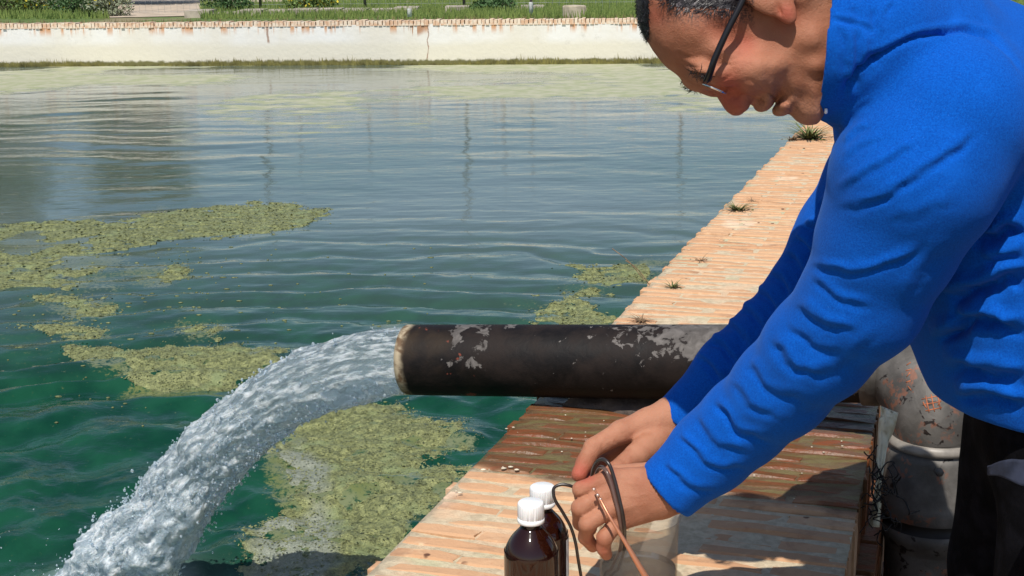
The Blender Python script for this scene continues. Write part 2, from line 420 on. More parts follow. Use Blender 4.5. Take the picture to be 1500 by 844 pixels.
# elbow and collars: worn grey metal
me_ = Mat('grey_metal'); e1 = me_.noise(11, 5); e2 = me_.noise(48, 5, dist=.6)
c = me_.mix(me_.ramp(e1, .38, .62), (.070, .063, .056), (.145, .133, .120))
c = me_.mix(me_.ramp(me_.math('MULTIPLY', e2, me_.ramp(me_.noise(7, 2), .45, .55, .75, 1.06)), .64, .67), c, (.018, .012, .010))
rust = me_.math('MULTIPLY', me_.ramp(me_.noise(17, 5), .56, .62), me_.ramp(me_.noise(90, 3), .48, .56))
c = me_.mix(me_.math('MULTIPLY', rust, .6), c, (.28, .10, .05))
me_.set(base=c, rough=.55, metal=.15, normal=me_.bump(e2, .35, .004)); M_GREY = me_.m
V0 = P(1368, 648, 2.40)
mid = [BEND, BEND+PD*.03, P(1345, 563, 2.425), V0+np.array([-.004, 0, .055]), V0+np.array([0, 0, .02]), V0+np.array([0, 0, -.02])]
child_world(tube_obj('elbow', spline(mid, 40), PR_*1.03, M_GREY, None, 48), pipe)
V, F = tube([BEND-PD*.03, BEND-PD*.027, BEND+PD*.002, BEND+PD*.005], [PR_*1.02, PR_*1.07, PR_*1.07, PR_*1.02], 48, False)
child_world(obj('weld_collar', V, F, M_GREY), pipe)
from mathutils.bvhtree import BVHTree
_el = bpy.data.objects['elbow'].data; _bv = BVHTree.FromPolygons([v.co for v in _el.vertices], [tuple(p.vertices) for p in _el.polygons])
mV, mF, mk_ = [], [], 0
for (xa, ya, xb, yb) in ((1350, 585, 1375, 580), (1352, 593, 1379, 588), (1356, 602, 1380, 597), (1356, 580, 1361, 604), (1364, 578, 1369, 603), (1373, 577, 1378, 600), (1352, 589, 1357, 598), (1378, 584, 1374, 594),
                         (1383, 572, 1391, 590), (1391, 573, 1398, 592), (1385, 582, 1394, 579), (1327, 560, 1334, 558), (1328, 552, 1333, 546), (1327, 543, 1335, 541), (1328, 535, 1334, 531), (1330, 566, 1335, 572)):
    pp = []
    for u in (0, .5, 1):
        d_ = Vector(ray(xa+(xb-xa)*u, ya+(yb-ya)*u)).normalized(); hit = _bv.ray_cast(Vector(CAM), d_)
        if hit[0] is not None: pp.append(np.array(hit[0])-np.array(d_)*.0003)
    if len(pp) == 3:
        vv_, ff_ = tube(pp, .0010, 6); mV.extend(map(tuple, vv_)); mF.extend([tuple(mk_+q for q in f) for f in tri_fix(ff_.tolist())]); mk_ += len(vv_)
if mV: child_world(pyobj('painted_mark', mV, mF, simple('orange_paint', (.42, .13, .055), .8, .4, 90, 0), None, True), pipe)['kind'] = 'stuff'
def vring(name, prof, mat):
    V, F = lathe(prof, V0, 56); child_world(obj(name, V, F, mat), pipe)
R_ = PR_
vring('flange_ring', [(R_*.98, .016), (R_*1.06, .015), (R_*1.13, .006), (R_*1.12, .0), (R_*1.02, -.004)], simple('pale_ring', (.24, .215, .185), .45, .2, 40))
vring('coupling', [(R_*1.0, -.002), (R_*1.10, -.010), (R_*1.14, -.018), (R_*1.13, -.085), (R_*1.20, -.098), (R_*1.22, -.112), (R_*1.20, -.126)], M_GREY)
M_RUB = simple('black_rubber', (.012, .010, .009), .7, .3, 30)
vring('rubber_gasket', [(R_*1.18, -.124), (R_*1.08, -.128), (R_*1.08, -.142), (R_*1.18, -.146)], M_RUB)
vring('lower_collar', [(R_*1.10, -.143), (R_*1.19, -.147), (R_*1.19, -.165), (R_*1.08, -.178), (R_*1.04, -.19)], M_GREY)
vring('riser', [(R_*1.04, -.188), (R_*1.02, -.25), (R_*1.10, -.40), (R_*1.12, -.62), (R_*1.12, V0[2]*-1+ZG-.05)], M_GREY)
# bolt on coupling and mortar seat under the pipe
bp = P(1376, 692, 2.305)
V, F = lathe([(.0, .006), (.006, .006), (.0075, .003), (.0075, -.006)], bp, 6, axis=(0, -1, .1)); child_world(obj('bolt', V, F, M_GREY, None, False), pipe)
seat = []
sV, sF = [], []
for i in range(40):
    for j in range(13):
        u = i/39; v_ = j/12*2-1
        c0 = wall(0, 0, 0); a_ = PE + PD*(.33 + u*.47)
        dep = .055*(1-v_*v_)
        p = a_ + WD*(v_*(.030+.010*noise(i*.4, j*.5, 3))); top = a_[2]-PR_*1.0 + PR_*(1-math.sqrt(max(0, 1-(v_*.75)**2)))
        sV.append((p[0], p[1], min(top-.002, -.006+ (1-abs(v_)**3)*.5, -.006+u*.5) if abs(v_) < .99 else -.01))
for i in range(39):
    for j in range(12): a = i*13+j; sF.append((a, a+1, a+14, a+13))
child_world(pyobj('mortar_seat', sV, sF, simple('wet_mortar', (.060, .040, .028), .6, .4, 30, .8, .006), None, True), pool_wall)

# ------------------------------------------------------------------ stream of water
h_ = -np.array([PD[0], PD[1], 0]); h_ /= np.linalg.norm(h_); pn = np.array([h_[1], -h_[0], 0])
def inplane(x, y, off=0.):
    q = ray(x, y); t = ((PE+pn*off-CAM)@pn)/(q@pn); return CAM+q*t
ctr = [(612, 528), (560, 533), (500, 546), (440, 568), (385, 602), (335, 645), (290, 696), (245, 752), (205, 800), (172, 850), (140, 900)]
wpx = [49, 49, 47, 46, 45, 46, 48, 52, 57, 61, 64]
cp = np.array([inplane(x, y) for x, y in ctr]); wd = []
for (x, y), p, r in zip(ctr, cp, wpx): wd.append(r*proj(p)[2]/FPX)
cp[0] = PE + PD*.05
N_S, N_A = 520, 150
pts = spline(cp, N_S); rr = np.interp(np.linspace(0, 1, N_S), np.linspace(0, 1, len(wd)), wd)
keep = pts[:, 2] > ZW-.06
pts = pts[keep]; rr = rr[keep]; N_S = len(pts)
rr[:20] = np.minimum(rr[:20], PR_*.915)
IMP = pts[np.argmin(abs(pts[:, 2]-ZW))]
print('impact', IMP, 'px', proj(IMP), 'z', [round(float(p[2]), 2) for p in cp])
V, F = tube(pts, rr, N_A, False)
ii = np.repeat(np.arange(N_S), N_A); jj = np.tile(np.arange(N_A), N_S)
rad = V - pts[ii]; rl = np.linalg.norm(rad, axis=1); rad /= rl[:, None]
L = np.concatenate([[0], np.cumsum(np.linalg.norm(np.diff(pts, axis=0), axis=1))])[ii]
t = np.clip(L/ L.max(), 0, 1); q = V.copy()
st = np.stack([L*1.0, rad[:, 0]*rr[ii]*1.0 + rad[:, 2]*rr[ii]*.3, rad[:, 1]*rr[ii]+rad[:, 2]*rr[ii]], 1)
amp = np.clip((L-.02)/.12, 0.0, 1)
big = fbm(st[:, 0]*14, st[:, 1]*26, st[:, 2]*26, 3, 11)
med = 1-np.abs(noise(st[:, 0]*20, st[:, 1]*75, st[:, 2]*75, 21))*2
med2 = 1-np.abs(noise(st[:, 0]*48, st[:, 1]*130, st[:, 2]*130, 22))*2
fine = noise(st[:, 0]*130, st[:, 1]*260, st[:, 2]*260, 31)
q += rad*(amp*(big*(.005+.030*t) + fbm(st[:, 0]*7, st[:, 1]*11, st[:, 2]*11, 3, 12)*.075*t*t + med*(.0012+.0050*t) + med2*(.0016+.0026*t) + fine*.0012))[:, None]
ms = Mat('rushing_water')
b1 = ms.noise(230, 3, rough=.7); _fv = ms.n('Attribute', attribute_name='flow').outputs['Vector']; b1 = ms.noise(1, 3, v=ms.map(_fv, (150, 320, 320)), rough=.75); b2 = ms.noise(1, 4, v=ms.map(_fv, (28, 80, 80)), rough=.6); ft = ms.attr('froth')
ms.set(base=ms.mix(ms.ramp(b2, .38, .66), (.66, .80, .90), (.90, .96, 1.0)), rough=.03, ior=1.33, trans=ms.math('SUBTRACT', ms.ramp(b2, .40, .68, .86, .38), ms.math('MULTIPLY', ft, .30)), spec=.5, sss=.15)
ms.b.inputs['Subsurface Radius'].default_value = (.02, .025, .03); ms.b.inputs['Subsurface Scale'].default_value = 1.0
ms.set(normal=ms.bump(ms.math('ADD', ms.math('MULTIPLY', b1, .9), b2), .9, .008)); M_STREAM = ms.m
stream = obj('water_jet', q, F, M_STREAM)
_a = stream.data.attributes.new('flow', 'FLOAT_VECTOR', 'POINT'); _a.data.foreach_set('vector', st.astype(np.float32).ravel())
_a = stream.data.attributes.new('froth', 'FLOAT', 'POINT'); _a.data.foreach_set('value', np.clip(t*1.2-.15, 0, 1).astype(np.float32))
tag(stream, 'frothing jet of water arching from the mouth of the black pipe into the pool', 'water jet')
# droplets thrown off the jet
ico = bmesh.new(); bmesh.ops.create_icosphere(ico, subdivisions=1, radius=1); iv = np.array([v.co[:] for v in ico.verts]); iff = np.array([[v.index for v in f.verts] for f in ico.faces]); ico.free()
V, F = [], []; nd = 0
for i in range(4200):
    u = random.betavariate(2.4, 1.0); k = int(u*(N_S-1)); a = random.uniform(0, 2*math.pi); uu, vv = frame_of(pts[min(k+1, N_S-1)]-pts[k-1])
    spread = rr[k]*(1.0+abs(random.gauss(0, .16))*(.35+u)); p = pts[k] + spread*(math.cos(a)*uu+math.sin(a)*vv)
    if p[2] < ZW: continue
    r0 = random.choice([.0012, .0018, .0025, .0035])*random.uniform(.6, 1.25)
    V.append(p + iv*r0*np.array([1, 1, 1.2])); F.append(iff+nd*12); nd += 1
for i in range(260):   # splash round the place where it lands
    a = random.uniform(0, 6.283); d = abs(random.gauss(0, .22)); p = IMP + np.array([math.cos(a)*d, math.sin(a)*d, abs(random.gauss(0, .07))])
    V.append(p + iv*random.uniform(.001, .0028)); F.append(iff+nd*12); nd += 1
o = obj('droplet', np.concatenate(V), np.concatenate(F), M_STREAM, stream); o['kind'] = 'stuff'

# ------------------------------------------------------------------ floating algae outlines (points on the water seen in the photograph)
def wpoly(pts): return np.array([on(x, y, ZW)[:2] for x, y in pts])
MATS = [
 ('broad yellow green algae mat below the pipe, touching the brick wall', .022,
  [(385, 660), (430, 640), (455, 612), (490, 597), (540, 583), (585, 588), (602, 610), (650, 622), (692, 643), (688, 656), (650, 661), (612, 664), (588, 682), (604, 694), (650, 688), (684, 700), (640, 745), (612, 770), (560, 835), (535, 870), (480, 880), (365, 880), (358, 805), (385, 768), (436, 748), (446, 728), (408, 712), (372, 692)]),
 ('thick yellow green algae clump floating just behind the top of the water jet', .020,
  [(106, 512), (200, 517), (250, 503), (320, 508), (372, 516), (420, 520), (400, 545), (330, 562), (284, 580), (200, 582), (196, 568), (240, 552), (170, 545)]),
 ('long thin algae raft in mid pool stretching from the left side to a pointed end', .03,
  [(190, 322), (260, 305), (380, 292), (440, 298), (500, 316), (440, 332), (360, 347), (250, 352), (190, 345)]),
 ('wide ragged algae raft at the left of the pool under the thin raft', .05,
  [(-60, 330), (80, 325), (180, 330), (190, 352), (130, 372), (175, 392), (150, 408), (90, 424), (-60, 434)]),
 ('small oval algae patch right below the ragged raft', .018, [(195, 394), (240, 382), (286, 392), (282, 406), (240, 417), (200, 414)]),
 ('small yellow algae patch behind the thick clump', .016, [(238, 478), (262, 468), (300, 470), (338, 485), (312, 495), (250, 494)]),
 ('crescent of algae scraps lying beneath the ragged left raft', .02, [(58, 430), (95, 424), (128, 436), (170, 448), (150, 462), (100, 456)]),
 ('string of pale algae scraps left of the thick clump', .014, [(30, 478), (110, 474), (170, 488), (140, 500), (95, 498)]),
 ('loose algae drift along the brick wall beyond the pipe', .05, [(775, 472), (815, 440), (850, 418), (905, 400), (935, 388), (925, 412), (900, 440), (872, 474), (820, 482)]),
 ('faint algae drift in mid pool left of the brick wall', .07, [(965, 300), (1015, 278), (1060, 276), (1045, 296), (1005, 320), (960, 336)]),
]
WP = [wpoly(m[2]) for m in MATS]
def poly_sd(x, y, poly):
    """signed distance, positive inside"""
    d = np.full(x.shape, 1e9); ins = np.zeros(x.shape, bool); n = len(poly)
    for i in range(n):
        ax_, ay = poly[i]; bx, by = poly[(i+1) % n]; ex, ey = bx-ax_, by-ay
        tt = np.clip(((x-ax_)*ex+(y-ay)*ey)/(ex*ex+ey*ey+1e-12), 0, 1)
        d = np.minimum(d, (x-ax_-tt*ex)**2+(y-ay-tt*ey)**2)
        cnd = ((ay > y) != (by > y)) & (x < (bx-ax_)*(y-ay)/(by-ay+1e-12)+ax_); ins ^= cnd
    d = np.sqrt(d); return np.where(ins, d, -d)

# ------------------------------------------------------------------ water surface
wr = np.random.default_rng(5); waves = []
for i in range(70):
    lam = .05*10**(wr.random()**.9*1.15); th = wr.normal(math.radians(75), .75)
    waves.append((2*math.pi/lam, math.cos(th), math.sin(th), wr.random()*6.283, lam*.0052*wr.uniform(.5, 1.3), lam))
def wave_z(x, y):
    r = np.hypot(x-IMP[0], y-IMP[1]); near = np.exp(-(r/1.5)**1.6)
    dist = np.hypot(x, y)
    z = np.zeros_like(x)
    grp = .55+.9*np.clip(.5+fbm(x*.9, y*.55, 0, 3, 91), 0, 1)
    for k_, cx, cy, ph, a, lam in waves:
        base = (.22 if lam < .22 else .16)*(.35+.65*np.exp(-(r/4.)**2))
        fade = np.clip(1.6-dist*.0045/lam, 0, 1)       # ripples too fine to mesh far away are left to the bump
        z += a*fade*(base+1.7*near)*np.sin(k_*(x*cx+y*cy)+ph)
    z *= grp
    wob = .22*fbm(x*1.6, y*1.6, 0, 4, 44)
    ring = np.exp(-((r-2.6)/1.6)**2)*(.55+.9*np.clip(.5+fbm(x*1.1, y*1.1, 0, 2, 45), 0, 1))
    z += ring*.0125*np.sin(2*math.pi*(r+wob)/.34) + ring*.0042*np.sin(2*math.pi*(r+wob*1.5)/.17+1)
    z += near*.008*fbm(x*6, y*6, 0, 3, 55)
    z += .0030*fbm(x*.8, y*2.2, 0, 3, 66)*np.clip(dist/5, .3, 1.3)
    gf = np.clip((dist-4)/4, 0, 1)*np.clip(.35+1.9*fbm(x*.9, y*.35, 0, 3, 201), 0, 1.3)
    wb = .45*fbm(x*.75, y*.6, 0, 4, 202)
    z += gf*(.0026*np.sin(2*math.pi*(y+.06*x+wb)/.85)+.0018*np.sin(2*math.pi*(y-.10*x+wb*1.4)/.47+2)+.0022*np.sin(2*math.pi*(y+.02*x+wb*.8)/1.35+4))
    z += .05*np.exp(-(r/.14)**2)*(1+.7*fbm(x*22, y*22, 0, 3, 77))
    return z
nr, na = 900, 700
rad_ = 1.0*(36./1.0)**np.linspace(0, 1, nr); an = np.radians(np.linspace(-62, 34, na))
R2, A2 = np.meshgrid(rad_, an, indexing='ij')
X = R2*np.sin(A2); Y = R2*np.cos(A2)
tt = (X-A0[0])*WN[0]+(Y-A0[1])*WN[1]; over = np.maximum(tt-.3, 0); X -= over*WN[0]; Y -= over*WN[1]
oo = (X-F0[0])*FN[0]+(Y-F0[1])*FN[1]; over = np.maximum(oo-.1, 0); X -= over*FN[0]; Y -= over*FN[1]
Zw = ZW + wave_z(X, Y)
V = np.stack([X, Y, Zw], -1).reshape(-1, 3); idx = np.arange(nr*na).reshape(nr, na)
F = np.stack([idx[:-1, :-1], idx[:-1, 1:], idx[1:, 1:], idx[1:, :-1]], -1).reshape(-1, 4)
p_ = V[F]; area = np.abs(np.cross(p_[:, 2, :2]-p_[:, 0, :2], p_[:, 3, :2]-p_[:, 1, :2])); F = F[area > 1e-9]
mwt = Mat('pool_water'); alg = mwt.attr('algae'); foam = mwt.attr('foam')
n1 = mwt.noise(30, 3, v=mwt.map(mwt.P(), (1, 1.2, 1))); n2 = mwt.noise(95, 3); n3 = mwt.noise(5, 4); n4 = mwt.noise(10, 3, v=mwt.map(mwt.P(), (.35, 1.6, 1)))
deep = mwt.mix(mwt.ramp(n3, .35, .65), (.003, .037, .021), (.008, .064, .033))
n6 = mwt.noise(55, 4, rough=.75)
c = mwt.mix(mwt.ramp(mwt.math('ADD', alg, mwt.math('MULTIPLY', mwt.math('SUBTRACT', n6, .5), 3.0)), .42, .95), deep, mwt.mix(mwt.ramp(n3, .4, .6), (.155, .18, .10), (.13, .155, .055)))
c = mwt.mix(foam, c, (.45, .55, .56))
rip = mwt.attr('ripple')
lp = mwt.bump(mwt.math('MULTIPLY', mwt.math('ADD', n1, mwt.math('MULTIPLY', n2, .25)), rip), .16, .02)
lp = mwt.bump(n4, .06, .05, lp)
silt_sheen = mwt.attr('silt_sheen'); c = mwt.mix(silt_sheen, c, (.100, .135, .130))  # silt, lightened to stand in for sky reflected in the middle water
scum_sheen_fac = mwt.attr('scum_sheen'); scum_sheen_fac = mwt.ramp(mwt.math('ADD', scum_sheen_fac, mwt.math('MULTIPLY', mwt.math('SUBTRACT', mwt.noise(1, 4, v=mwt.map(mwt.P(), (2.2, 3.5, 1))), .5), 1.6)), .35, .75)
c = mwt.mix(mwt.math('MULTIPLY', scum_sheen_fac, .9), c, mwt.mix(mwt.ramp(n3, .4, .6), (.46, .45, .32), (.36, .38, .22)))  # algae scum, its pale tone also painting in wall and sky reflection
mwt.set(base=c, rough=mwt.math('ADD', .03, mwt.math('ADD', mwt.math('MULTIPLY', foam, .3), mwt.math('MULTIPLY', scum_sheen_fac, .45))), ior=1.33, spec=mwt.ramp(scum_sheen_fac, 0, 1, .5, .12), normal=lp)
wme = mesh_np('pool_water', V, F); water = link('pool_water', wme, mwt.m, None, True); water['kind'] = 'structure'
x, y = V[:, 0], V[:, 1]; wob = fbm(x*5, y*5, 0, 4, 8); A = np.zeros(len(V))
soft = [.10, .07, .22, .30, .09, .08, .10, .08, .22, .30]; lev = [.95, .85, .9, .95, .8, .8, .8, .8, .8, .7]
for pl_, sf, lv in zip(WP, soft, lev):
    sd = poly_sd(x, y, pl_); A = np.maximum(A, lv*np.clip((sd+wob*sf*1.5+sf*.6)/sf, 0, 1))
dd = (V[:, 1])
farm = np.clip((dd-10.5)/5, 0, 1)*np.clip(.62+1.2*fbm(x*.45, y*.22, 0, 4, 81), 0, 1)*.8
midm = np.clip((-x-1.2)/2, 0, 1)*np.clip((dd-4)/1.5, 0, 1)*np.clip(.42+1.3*fbm(x*.7, y*.35, 0, 4, 83), 0, 1)*.8  # left algae film, raised to paint in the trees' olive reflection too
A = np.maximum(A, midm)
scum_sheen = np.clip((dd-9.5)/7, 0, 1)*np.clip(.62+1.7*fbm(x*.40, y*.50, 0, 5, 81), 0, 1)
r = np.hypot(x-IMP[0], y-IMP[1]); fo = np.clip(np.exp(-(r/.16)**2)*(1.1+.9*fbm(x*20, y*20, 0, 3, 9)), 0, 1)
at = wme.attributes.new('algae', 'FLOAT', 'POINT'); at.data.foreach_set('value', A.astype(np.float32))
at = wme.attributes.new('ripple', 'FLOAT', 'POINT'); at.data.foreach_set('value', (.12+1.1*np.exp(-(r/2.2)**2)).astype(np.float32))
at = wme.attributes.new('silt_sheen', 'FLOAT', 'POINT'); at.data.foreach_set('value', (np.clip((dd-4.6)/3.5, 0, 1)*np.clip(.75+.5*fbm(x*.6, y*.3, 0, 3, 88), 0, 1)).astype(np.float32))
at = wme.attributes.new('scum_sheen', 'FLOAT', 'POINT'); at.data.foreach_set('value', scum_sheen.astype(np.float32))
at = wme.attributes.new('foam', 'FLOAT', 'POINT'); at.data.foreach_set('value', fo.astype(np.float32))

# ------------------------------------------------------------------ algae mats: knobbly sheets that rise out of the water
mal = Mat('floating_algae'); a1 = mal.noise(7, 5); a2 = mal.math('ADD', mal.math('MULTIPLY', mal.noise(45, 5, rough=.75), .55), mal.math('MULTIPLY', mal.noise(210, 3, rough=.7), .45)); a3 = mal.noise(2.4, 3); grey = mal.attr('pale')
c = mal.mix(mal.ramp(a2, .40, .60), (.085, .098, .038), (.28, .30, .12))
c = mal.mix(mal.ramp(a1, .54, .66, 0, .7), c, (.22, .27, .12))
c = mal.mix(mal.ramp(a2, .59, .64), c, (.42, .44, .20))
c = mal.mix(grey, c, mal.mix(mal.ramp(a2, .4, .7), (.20, .225, .17), (.34, .36, .29)))
mal.set(base=c, rough=.42, spec=.5, normal=mal.bump(a2, .9, .01)); M_ALG = mal.m
def algae(k, label, amp, poly, cell, bias=0.):
    lo, hi = poly.min(0)-.04, poly.max(0)+.04
    lo[0] = max(lo[0], -6.5)
    gx = np.arange(lo[0], hi[0], cell); gy = np.arange(lo[1], hi[1], cell); X, Y = np.meshgrid(gx, gy, indexing='ij')
    sd = poly_sd(X, Y, poly)
    edge = fbm(X*4.5, Y*4.5, 0, 4, 100+k)*amp*5 + fbm(X*11, Y*11, 0, 3, 120+k)*amp*3 + fbm(X*22, Y*22, 0, 3, 130+k)*amp*1.6
    s_ = sd + edge + bias*fbm(X*2.2, Y*2.2, 0, 3, 140+k)
    hole = fbm(X*3.3, Y*3.3, 0, 4, 160+k)
    Z = wave_z(X, Y)*.85 + np.clip(s_*.16, -.012, .0075) + .0045*fbm(X*38, Y*38, 0, 3, 170+k) + .0035*np.abs(fbm(X*90, Y*90, 0, 2, 180+k)) - .0012
    thr = [.24, .20, .14, .14, .12, .12, .08, .06, -.02, 0][k]
    Z -= np.clip((hole-thr)*.09, 0, .02) + np.clip((fbm(X*13, Y*20, 0, 4, 190+k)-thr-.04)*.06, 0, .02)
    pale = np.zeros_like(X)
    if k == 0:
        dx = (X-A0[0])*WN[0]+(Y-A0[1])*WN[1]
        pale = np.clip((poly_sd(X, Y, wpoly([(398, 680), (440, 650), (480, 690), (515, 760), (480, 900), (340, 900), (370, 780), (430, 740)]))+.10*fbm(X*5, Y*5, 0, 3, 7))/.06+.3, 0, 1); Z -= pale*.0022
    keepv = s_ > -.05; idx = np.arange(X.size).reshape(X.shape)
    f = np.stack([idx[:-1, :-1], idx[1:, :-1], idx[1:, 1:], idx[:-1, 1:]], -1).reshape(-1, 4)
    t_ = (X-A0[0])*WN[0]+(Y-A0[1])*WN[1]; keepv &= t_ < .01
    f = f[keepv.ravel()[f].all(1)]
    used = np.unique(f); rem = np.full(X.size, -1); rem[used] = np.arange(len(used))
    V = np.stack([X.ravel(), Y.ravel(), ZW+Z.ravel()], -1)[used]
    me = mesh_np('algae_mat', V, rem[f]); o = link('algae_mat', me, M_ALG, None, True)
    at = me.attributes.new('pale', 'FLOAT', 'POINT'); at.data.foreach_set('value', pale.ravel()[used].astype(np.float32))
    Zf = Z.ravel(); top = np.where((s_.ravel() > -.05) & (t_.ravel() < 0) & (Zf > wave_z(X, Y).ravel()-.004))[0]
    if len(top):
        nf = int(min(9000, len(top)*.35)); pk = RNG.choice(top, nf); c3 = np.stack([X.ravel()[pk], Y.ravel()[pk], ZW+np.maximum(Zf[pk], wave_z(X.ravel()[pk], Y.ravel()[pk]))+.0015], -1) + RNG.normal(0, [cell*1.6, cell*1.6, .0006], (nf, 3))
        c3[:, 2] = np.maximum(c3[:, 2], ZW+wave_z(c3[:, 0], c3[:, 1])+.0008)
        sz = RNG.uniform(.25, 1.1, nf)*cell*.9; th2 = RNG.uniform(0, 6.28, nf); a3_ = np.stack([np.cos(th2)*sz, np.sin(th2)*sz, RNG.normal(0, .22, nf)*sz], -1); b3_ = np.stack([-np.sin(th2)*sz*.6, np.cos(th2)*sz*.6, RNG.normal(0, .22, nf)*sz], -1)
        fv = np.stack([c3-a3_, c3-b3_, c3+a3_, c3+b3_], 1).reshape(-1, 3)
        fo_ = obj('algae_flakes', fv, np.arange(nf*4).reshape(-1, 4), M_ALG, o, False); fo_['kind'] = 'stuff'
    tag(o, label, 'algae', 'algae mats floating on the pool')
    return o
cells = [.0055, .006, .011, .013, .008, .007, .008, .008, .009, .03]
bias = [.02, .02, .10, .22, .05, .04, .06, .07, .35, .5]
for k, m_ in enumerate(MATS[:9]): algae(k, m_[0], m_[1], WP[k], cells[k], bias[k])
# crumbs of algae adrift between the mats
V, F = [], []; nd = 0
for i in range(420):
    x = random.gauss(*random.choice([(230, 90), (300, 60), (90, 60), (560, 60), (620, 30)])); y = random.triangular(320, 640, 400)
    if random.random() > .25+.75*(x < 480): continue
    p = on(x, y, ZW); p[2] = ZW + float(wave_z(np.array([p[0]]), np.array([p[1]]))[0]) + .001
    r0 = random.uniform(.0012, .0055)*(1+p[1]*.08); V.append(p + iv*np.array([r0*random.uniform(1, 2.5), r0, .003])); F.append(iff+nd*12); nd += 1
o = obj('algae_crumbs', np.concatenate(V), np.concatenate(F), M_ALG); tag(o, 'scattered crumbs of green algae drifting between the mats', 'algae', kind='stuff')

# ------------------------------------------------------------------ signed distance toolkit for bodies and cloth
def cone(p, a, b, ra, rb):
    a = np.asarray(a); b = np.asarray(b); ab = b-a; pa = p-a
    t = np.clip(pa@ab/(ab@ab), 0, 1); return np.linalg.norm(pa-t[:, None]*ab, axis=1) - (ra+t*(rb-ra))
def smin(a, b, k):
    h = np.clip(.5+.5*(b-a)/k, 0, 1); return b+(a-b)*h - k*h*(1-h)
def smax(a, b, k): return -smin(-a, -b, k)
def px(x, y, d, r): return (P(x, y, d), r*d/FPX)
def chain(p, nodes, k=.004):
    d = None
    for (a, ra), (b, rb) in zip(nodes[:-1], nodes[1:]):
        c = cone(p, a, b, ra, rb); d = c if d is None else smin(d, c, k)
    return d
def sdf_mesh(f, lo, hi, h, T=24):
    lo = np.asarray(lo, float); n = np.ceil((np.asarray(hi)-lo)/h/T).astype(int)
    grid = openvdb.FloatGrid(h*3); g = np.arange(T)
    I, J, K = np.meshgrid(g, g, g, indexing='ij'); loc = np.stack([I, J, K], -1).reshape(-1, 3)*h
    tiles = np.stack(np.meshgrid(*[np.arange(k) for k in n], indexing='ij'), -1).reshape(-1, 3)
    cen = lo + (tiles+.5)*T*h; dc = f(cen.astype(np.float64)); R = T*h*.87*1.6+.012
    for tl, d in zip(tiles, dc):
        if abs(d) < R:
            v = f(lo + tl*T*h + loc)
            if v.min() > 3*h: continue
            a = np.clip(v, -3*h, 3*h).reshape(T, T, T).astype(np.float32)
        elif d < 0: a = np.full((T, T, T), -3*h, np.float32)
        else: continue
        grid.copyFromArray(a, ijk=tuple(int(q) for q in tl*T))
    grid.transform = openvdb.createLinearTransform(h)
    v, q = grid.convertToQuads(0.0)
    return v.astype(np.float64)+lo, q.astype(np.int64)
def normals(v, q):
    n = np.cross(v[q[:, 2]]-v[q[:, 0]], v[q[:, 3]]-v[q[:, 1]]); N = np.zeros_like(v)
    for k in range(4): np.add.at(N, q[:, k], n)
    return N/(np.linalg.norm(N, axis=1)[:, None]+1e-12)
def relax(v, q, it=1, lam=.5):
    e = np.concatenate([q[:, [0, 1]], q[:, [1, 2]], q[:, [2, 3]], q[:, [3, 0]]])
    for _ in range(it):
        s_ = np.zeros_like(v); c = np.zeros(len(v))
        for a, b in ((0, 1), (1, 0)):
            for k in range(3): s_[:, k] += np.bincount(e[:, a], v[e[:, b], k], len(v))
            c += np.bincount(e[:, a], minlength=len(v))
        v = v + lam*(s_/np.maximum(c, 1)[:, None]-v)
    return v
def seg_d(x, y, pts):
    """distance and signed side to a polyline"""
    best = np.full(len(x), 1e9); side = np.zeros(len(x)); par = np.zeros(len(x)); n = len(pts)-1
    for i in range(n):
        ax_, ay = pts[i]; bx, by = pts[i+1]; ex, ey = bx-ax_, by-ay; L2 = ex*ex+ey*ey+1e-9
        t = np.clip(((x-ax_)*ex+(y-ay)*ey)/L2, 0, 1); dx, dy = x-ax_-t*ex, y-ay-t*ey; d = np.hypot(dx, dy)
        m = d < best; best = np.where(m, d, best); side = np.where(m, np.sign(ex*dy-ey*dx), side); par = np.where(m, (i+t)/n, par)
    return best, side, par
def crease(v, N, strokes, face=None):
    """press folds and lines into a surface: strokes (points, width px, depth m, ridge m)"""
    x, y, d = proj_all(v); facing = np.clip(-((v-CAM)/np.linalg.norm(v-CAM, axis=1)[:, None]*N).sum(1)*4+.3, 0, 1)
    if face is not None: facing = facing*face
    h = np.zeros(len(v))
    for pts, wpx, dep, rid in strokes:
        P_ = spline(pts, max(8, len(pts)*5)); bb = (x > P_[:, 0].min()-5*wpx) & (x < P_[:, 0].max()+5*wpx) & (y > P_[:, 1].min()-5*wpx) & (y < P_[:, 1].max()+5*wpx)
        if not bb.any(): continue
        dd, sd, pr = seg_d(x[bb]+wpx*.9*fbm(x[bb]/22, y[bb]/22, wpx, 2, 301), y[bb]+wpx*.9*fbm(x[bb]/22, y[bb]/22, wpx+5, 2, 302), P_); taper = np.clip(np.minimum(pr, 1-pr)*5+.05, 0, 1)
        g = -dep*np.exp(-(dd/wpx)**2)*(1+.5*fbm(x[bb]/16, y[bb]/16, 0, 2, 303))
        if rid: g = g + rid*np.exp(-((dd*sd+wpx*1.9)/(wpx*1.35))**2)
        h[bb] += g*taper
    return v + N*(h*facing)[:, None]
def proj_all(v):
    q = v-CAM; d = q@FW; return CX+FPX*(q@RT)/d, CY-FPX*(q@UP)/d, d

